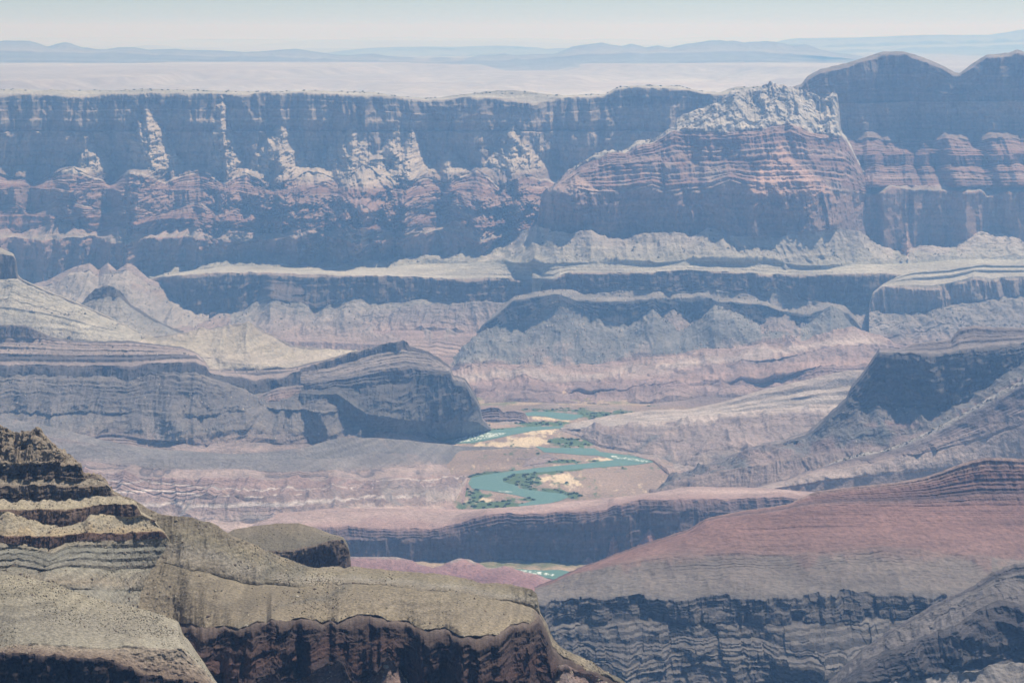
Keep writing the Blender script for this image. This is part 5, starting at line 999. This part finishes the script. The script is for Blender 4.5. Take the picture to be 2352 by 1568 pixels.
    sheet('layered_butte', 'tan layered butte with fluted rim bands at the far left foreground', 'butte', -60, 480,
      [{'p': S(list(zip(top[0::2], top[1::2])), 2560), 'sm': 2, 'jag': 4, 'jwl': 9},
       {'p': S(sh(.3, lambda x: 1062), 2520), 'sm': 3, 'sy': [6], 'jag': 2, 'jwl': 12},
       {'p': S(sh(.6, lambda x: 1098), 2505), 'sm': 3, 'sy': [8]},
       {'p': S(sh(.9, lambda x: 1112), 2492), 'sm': 3, 'sy': [8]},
       {'p': S(sh(1.2, lambda x: 1146 - abs(x - 80) * .05), 2484), 'sm': 3, 'sy': [10]},
       {'p': S(sh(1.5, lambda x: np.interp(x, [-60, 196, 224, 317], [1168, 1166, 1159, 1153])), 2440), 'sm': 3, 'sy': [10]},
       {'p': S(sh(1.8, lambda x: np.interp(x, [-60, 10, 45, 86, 138, 190, 207, 262, 320], [1172, 1170, 1180, 1195, 1204, 1199, 1178, 1183, 1178])), 2432), 'sm': 4, 'sy': [12]},
       {'p': S(sh(2.1, lambda x: np.interp(x, [-60, 86, 162, 265, 365], [1228, 1228, 1225, 1221, 1214])), 2385), 'sm': 3, 'sy': [10]},
       {'p': S(sh(2.4, lambda x: np.interp(x, [-60, 0, 69, 114, 165, 268, 382], [1242, 1242, 1249, 1253, 1243, 1236, 1231])), 2378), 'sm': 3, 'sy': [12]},
       {'p': S(sh(3, lambda x: 1300), 2330), 'sm': 3, 'sy': [20]},
       {'p': S(sh(4, lambda x: 1345 + x * .02), 2280), 'sm': 3, 'sy': [20]},
       {'p': S(sh(6, lambda x: 1440), 2180), 'sm': 3}],
      [dict(n=60, c=[(0, (150, 132, 104)), (.5, (140, 122, 96)), (1, (146, 128, 100))], rough=(16, 16), flute=[(9, 20), (5, 8)], edge=.6, stair=(5, .5), mix=.4, mw=30),
       dict(n=30, c=[(0, (128, 110, 86)), (.5, (104, 88, 72)), (1, (112, 96, 78))], flute=[(4, 18)], block=[(5, 10, 12), (2, 4, 5)], rough=(4, 8), edge=.8, stair=(3, .8), mix=.6, mw=40),
       dict(n=12, c=[(0, (150, 134, 106)), (1, (146, 130, 104))], rough=(4, 8)),
       dict(n=28, c=[(0, (124, 106, 84)), (.6, (98, 84, 70)), (1, (108, 92, 76))], flute=[(4, 18)], block=[(5, 10, 13), (2, 4, 5)], rough=(4, 8), edge=.8, stair=(3, .8), mix=.6, mw=40),
       dict(n=18, c=[(0, (158, 144, 118)), (1, (164, 148, 112))], rough=(2.5, 5), gully=[(3, 20)]),
       dict(n=26, c=[(0, (120, 94, 70)), (1, (92, 72, 62))], flute=[(4, 17)], block=[(3.5, 9, 22), (1.2, 3.5, 5)], rough=(1.5, 5), edge=.9),
       dict(n=34, c=[(0, (168, 150, 112)), (.6, (156, 142, 112)), (1, (166, 142, 98))], rough=(2, 5), gully=[(4, 24)]),
       dict(n=18, c=[(0, (112, 80, 58)), (1, (84, 66, 58))], flute=[(4, 14)], block=[(3, 7, 16), (1.2, 3, 5)], rough=(1.5, 5), edge=.9),
       dict(n=36, c=[(0, (148, 134, 106)), (.3, (132, 128, 110)), (.7, (136, 130, 112)), (1, (140, 130, 108))], stair=(4, .5), mix=.8, mw=110, rough=(2, 6), gully=[(6, 36)]),
       dict(n=30, c=[(0, (150, 142, 118)), (.6, (156, 140, 112)), (1, (140, 134, 114))], stair=(2, .4), mix=.1, mw=110, rough=(2, 6), gully=[(7, 40), (2, 12)]),
       dict(n=50, c=[(0, (146, 138, 116)), (1, (154, 142, 118))], stair=(3, .5), mix=-.3, rough=(2, 6), gully=[(7, 60), (2, 14)])],
      M_NEAR, desat=0.3, size=0.52, signals=[(60, 131)], seed=89, erode=(8, 34), back=(120, 120), front=(0, 40), wrap=(0, 0), res=1.6)
    # nearest ground at the lower left
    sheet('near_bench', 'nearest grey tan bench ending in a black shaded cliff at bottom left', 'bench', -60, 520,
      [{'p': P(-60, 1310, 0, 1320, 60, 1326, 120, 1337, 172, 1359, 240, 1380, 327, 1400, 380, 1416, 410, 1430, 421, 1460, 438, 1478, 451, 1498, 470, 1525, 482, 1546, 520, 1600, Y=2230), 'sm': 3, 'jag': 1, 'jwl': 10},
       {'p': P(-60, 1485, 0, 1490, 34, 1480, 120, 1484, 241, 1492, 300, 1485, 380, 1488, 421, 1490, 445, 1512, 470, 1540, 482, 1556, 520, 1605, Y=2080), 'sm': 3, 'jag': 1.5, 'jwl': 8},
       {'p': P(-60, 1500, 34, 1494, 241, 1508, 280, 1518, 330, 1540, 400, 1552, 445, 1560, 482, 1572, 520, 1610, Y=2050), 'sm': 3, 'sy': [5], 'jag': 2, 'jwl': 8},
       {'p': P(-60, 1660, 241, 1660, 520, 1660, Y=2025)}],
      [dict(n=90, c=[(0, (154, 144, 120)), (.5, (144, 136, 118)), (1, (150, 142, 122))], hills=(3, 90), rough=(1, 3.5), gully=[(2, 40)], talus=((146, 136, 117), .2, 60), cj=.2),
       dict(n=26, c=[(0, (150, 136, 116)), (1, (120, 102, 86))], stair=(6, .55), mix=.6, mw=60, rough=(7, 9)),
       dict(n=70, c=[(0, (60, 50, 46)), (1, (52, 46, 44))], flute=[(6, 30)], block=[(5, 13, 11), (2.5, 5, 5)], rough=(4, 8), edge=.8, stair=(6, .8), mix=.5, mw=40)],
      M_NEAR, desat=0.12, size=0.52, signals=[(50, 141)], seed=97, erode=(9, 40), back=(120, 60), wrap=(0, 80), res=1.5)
left_front()

# ================================================================== BOULDERS, SHRUBS, RIM JUNIPERS
def scatter_things():
    import bmesh
    rg = random.Random(5); nr = np.random.RandomState(5)
    mb = rock_material('boulder_rock', grain=1.5, bump=.6, speck=.2, speck_size=1.0, lines=0.0)
    def boulder_mesh(k, shade):
        bm = bmesh.new(); bmesh.ops.create_icosphere(bm, subdivisions=2, radius=1.0)
        sx, sy, sz = 0.8 + 0.5 * rg.random(), 0.8 + 0.4 * rg.random(), 0.6 + 0.35 * rg.random()
        pl = [Vector((rg.uniform(-1, 1), rg.uniform(-1, 1), rg.uniform(-.3, 1))).normalized() for _ in range(7)]
        for v in bm.verts:
            for p in pl:
                d = v.co.dot(p)
                if d > 0.68: v.co -= p * (d - 0.68)
            v.co.x *= sx; v.co.y *= sy; v.co.z *= sz
        me = bpy.data.meshes.new('boulder'); bm.to_mesh(me); bm.free()
        a_ = me.attributes.new('rock', 'FLOAT_COLOR', 'POINT')
        a_.data.foreach_set('color', np.tile(np.array(lin(shade) + (1,), np.float32), len(me.vertices)))
        me.materials.append(mb); return me
    ms = [boulder_mesh(k, c) for k, c in enumerate([(150, 138, 116), (132, 118, 98), (164, 152, 130), (110, 96, 84), (176, 166, 146), (124, 112, 96)])]
    def put(label_sheet, bands, n, lo, hi, label, group, ymax=1e9, xr=None):
        V, B = SH[label_sheet]
        pos = V.reshape(-1, 3); b = B.reshape(-1)
        ok = np.isin(b, bands)
        if xr is not None:
            fx = pos[:, 0] / pos[:, 1]; ok &= (fx > xr[0]) & (fx < xr[1])
        ids = np.nonzero(ok)[0]; ids = nr.choice(ids, n, replace=False)
        for i in ids:
            sz = lo + (hi - lo) * rg.random() ** 2.5
            o = bpy.data.objects.new('boulder', ms[rg.randrange(len(ms))]); o.location = (pos[i, 0], pos[i, 1], pos[i, 2] + sz * .15)
            o.scale = (sz, sz, sz); o.rotation_euler = (0, 0, rg.uniform(0, 6.28)); link(o); tag(o, label, 'boulder', group)
    put('tan layered butte with fluted rim bands at the far left foreground', (4, 6, 9, 10), 90, .6, 1.7,
        'small tan boulder lying on the slopes of the layered butte', 'boulders on the layered butte')
    put('large sunlit tan mesa with a dark broken cliff in the foreground', (0, 1), 80, .5, 1.4,
        'small brown boulder lying on the sunlit tan mesa slope', 'boulders on the tan mesa', xr=(-.3, -.06))
    put('large sunlit tan mesa with a dark broken cliff in the foreground', (4,), 70, .6, 2.0,
        'fallen boulder on the rubble below the dark mesa cliff', 'boulders below the mesa cliff')
    put('diagonal pale boulder strewn ridge crossing in front of the dark butte', (0,), 60, 2.5, 6.0,
        'pale boulder strewn along the diagonal ridge by the dark butte', 'boulders on the diagonal ridge')
    ml = bpy.data.materials.new('brush_leaf'); t = nodes(ml); out = t.nodes.new('ShaderNodeOutputMaterial'); b = t.nodes.new('ShaderNodeBsdfPrincipled')
    b.inputs['Roughness'].default_value = .9; b.inputs['Specular IOR Level'].default_value = .1; t.links.new(b.outputs[0], out.inputs[0])
    n = t.nodes.new('ShaderNodeTexNoise'); n.inputs['Scale'].default_value = .4; g = t.nodes.new('ShaderNodeNewGeometry'); t.links.new(g.outputs['Position'], n.inputs['Vector'])
    rp = t.nodes.new('ShaderNodeValToRGB'); rp.color_ramp.elements[0].position = .35; rp.color_ramp.elements[0].color = lin((62, 84, 56)) + (1,)
    rp.color_ramp.elements[1].position = .65; rp.color_ramp.elements[1].color = lin((96, 116, 76)) + (1,); t.links.new(n.outputs[0], rp.inputs[0]); t.links.new(rp.outputs[0], b.inputs[0])
    mj = ml.copy(); mj.name = 'juniper_leaf'; e = [x for x in mj.node_tree.nodes if x.type == 'VALTORGB'][0].color_ramp.elements
    e[0].color = lin((52, 58, 44)) + (1,); e[1].color = lin((74, 78, 58)) + (1,)
    def bush_mesh(name, mat, nleaf, flat):
        V = []; F = []
        for k in range(nleaf):
            d = nr.normal(size=3); d /= np.linalg.norm(d); rr = nr.uniform(.45, 1.0); c = d * rr * np.array([1, 1, flat]); c[2] = abs(c[2])
            u = nr.normal(size=3); u /= np.linalg.norm(u); v = np.cross(u, nr.normal(size=3)); v /= np.linalg.norm(v); q = nr.uniform(.16, .34)
            i0 = len(V); V += [c - u * q, c + v * q, c + u * q, c - v * q]; F.append([i0, i0 + 1, i0 + 2, i0 + 3])
        return np_mesh(name, np.array(V), np.array(F), mat, None, False).data
    bs = [bush_mesh('shrub', ml, 90, .6) for _ in range(4)]; js = [bush_mesh('juniper', mj, 80, .8) for _ in range(4)]
    P_, kv = DELTA
    wet = np.zeros(len(P_), bool)
    for W in (W1, W2, W3):
        q = on_plane([p[0] for p in W], [p[1] for p in W], 1.0); px, py = P_[:, 0], P_[:, 1]; ins = np.zeros(len(P_), bool)
        for k in range(len(q)):
            x1, y1 = q[k][:2]; x2, y2 = q[k - 1][:2]
            ins ^= ((y1 > py) != (y2 > py)) & (px < (x2 - x1) * (py - y1) / (y2 - y1 + 1e-9) + x1)
        wet |= ins
    ids = nr.choice(np.nonzero((kv > .5) & ~wet)[0], 290, replace=False)
    for i in ids:
        o = bpy.data.objects.new('shrub', bs[rg.randrange(4)]); sz = rg.uniform(3.0, 8.0); o.location = P_[i]; o.scale = (sz, sz, sz * .8); o.rotation_euler = (0, 0, rg.uniform(0, 6))
        link(o); tag(o, 'green shrub growing on the sandy river delta', 'shrub', 'shrubs on the river delta')
    V, B = SH['tall sheer far canyon wall under the long flat rim']
    row = V[4][::1]; fx = row[:, 0] / row[:, 1]
    for k in range(150):
        i = rg.randrange(len(row)); j = 4 + rg.randrange(5)
        p = V[j][i]; o = bpy.data.objects.new('juniper', js[rg.randrange(4)]); sz = rg.uniform(3.0, 6.5); o.location = (p[0], p[1], p[2]); o.scale = (sz,) * 3
        link(o); tag(o, 'tiny dark juniper on the flat rim of the far wall', 'juniper', 'junipers on the far rim')
scatter_things()

def ground_cover():
    nr = np.random.RandomState(77)
    def tufts(name, label, cat, src, lo, hi, cols, flat):
        Vs = []; Fs = []; Cs = []; n0 = 0
        for lab, bands, n, sc_ in src:
            n = int(n * 0.42)
            V, B = SH[lab]; pos = V.reshape(-1, 3); ids = np.nonzero(np.isin(B.reshape(-1), bands))[0]
            cl = fbm(pos[ids, 0] / 40 / sc_, pos[ids, 1] / 60 / sc_, seed=5, octv=3); ids = ids[cl + nr.uniform(-.3, .3, len(ids)) > 0.05]
            ids = nr.choice(ids, min(n, len(ids)), replace=False); p = pos[ids]; k = len(ids)
            sz = (lo + (hi - lo) * nr.random_sample(k) ** 3) * sc_
            base = np.array([[1, 0, 0], [0, 1, 0], [-1, 0, 0], [0, -1, 0], [0, 0, 1.0]])
            rot = nr.uniform(0, 6.28, k); c_, s_ = np.cos(rot), np.sin(rot)
            b = base[None] * (1 + nr.uniform(-.35, .35, (k, 5, 1)))
            v = np.stack([b[..., 0] * c_[:, None] - b[..., 1] * s_[:, None], b[..., 0] * s_[:, None] + b[..., 1] * c_[:, None], b[..., 2] * flat], -1) * sz[:, None, None] + p[:, None]
            v[:, :4, 2] -= 0.2 * sz[:, None]
            f = np.array([[0, 1, 4], [1, 2, 4], [2, 3, 4], [3, 0, 4]])[None] + (np.arange(k) * 5)[:, None, None] + n0
            cc = np.array([lin(c) for c in cols])[nr.randint(0, len(cols), k)]
            Vs.append(v.reshape(-1, 3)); Fs.append(f.reshape(-1, 3)); Cs.append(np.repeat(cc, 5, 0)); n0 += k * 5
        o = np_mesh(name, np.concatenate(Vs), np.concatenate(Fs), M_COVER, np.concatenate(Cs), False); link(o); tag(o, label, cat, kind='stuff')
    M_COVER = rock_material('cover', grain=2, bump=.3, speck=.15, speck_size=1.5, lines=0.0)
    tm = 'large sunlit tan mesa with a dark broken cliff in the foreground'; lb = 'tan layered butte with fluted rim bands at the far left foreground'
    nb = 'nearest grey tan bench ending in a black shaded cliff at bottom left'; sm = 'small flat tan mesa with a dark cliff front at lower left centre'
    tufts('desert_scrub', 'dark low desert scrub dotting the foreground slopes', 'scrub', [(tm, (0, 1), 9000, 1), (lb, (4, 6, 8, 9, 10), 3500, 1), (nb, (0,), 5000, .9), (sm, (0,), 700, 1.2)], .25, .85, [(84, 80, 62), (96, 90, 70), (74, 70, 58)], .7)
    tufts('loose_stones', 'loose pale and dark stones scattered over the foreground slopes', 'stones', [(tm, (0, 1), 3500, 1), (tm, (4,), 3500, 1.3), (lb, (0, 2, 4, 6, 8, 9, 10), 3500, 1), (nb, (0, 1), 2500, .9)], .2, 1.2, [(186, 174, 150), (120, 104, 88), (168, 154, 130)], .8)
    mid = [('grey talus ridge capped by dark cliff bands below the middle bench', (0, 2), 5000, 1.5), ('long flat grey stone bench with a continuous cliff edge across the middle', (0, 3), 7000, 1.6),
           ('nearer flat topped bench with fluted columns at the right', (2,), 1200, 1.5), ('grey ledged slope with dark horizontal cliff bands at the left', (1, 4, 5), 3000, 1.1),
           ('smooth tan hill with a small square cliff block on its left top', (2, 3), 900, 1.2), ('dark shaded butte with blocky cliff face at the right', (2,), 1200, 1.0),
           ('pale pink talus apron below the far wall left of the bench', (1,), 1200, 1.6), ('diagonal pale boulder strewn ridge crossing in front of the dark butte', (0,), 900, 1.2), ('stepped spur with pale rubble crest standing out from the far wall', (0,), 2500, 2.2)]
    tufts('talus_blocks', 'fallen talus blocks strewn below the middle distance cliffs', 'talus blocks', mid, 1.2, 5.5, [(182, 172, 162), (96, 90, 88), (160, 150, 142)], .9)
ground_cover()

# ================================================================== HAZE
def haze():
    me = bpy.data.meshes.new('haze'); import bmesh
    bm = bmesh.new(); bmesh.ops.create_cube(bm, size=1.0)
    zb, zt = -420.0, CAMZ + 260.0
    for v in bm.verts:
        v.co.x *= 260000; v.co.y = -6000 if v.co.y < 0 else 126000; v.co.z = zb if v.co.z < 0 else zt
    bm.to_mesh(me); bm.free()
    m = bpy.data.materials.new('haze'); t = nodes(m)
    out = t.nodes.new('ShaderNodeOutputMaterial'); v = t.nodes.new('ShaderNodeVolumePrincipled')
    v.inputs['Density'].default_value = HAZE_DENSITY; v.inputs['Color'].default_value = HAZE_COLOR + (1,)
    v.inputs['Absorption Color'].default_value = (1, 1, 1, 1); v.inputs['Anisotropy'].default_value = HAZE_G
    t.links.new(v.outputs[0], out.inputs['Volume'])
    me.materials.append(m); o = bpy.data.objects.new('haze', me); link(o)
    tag(o, 'pale blue haze filling the canyon and distance', 'haze', kind='stuff')
haze()
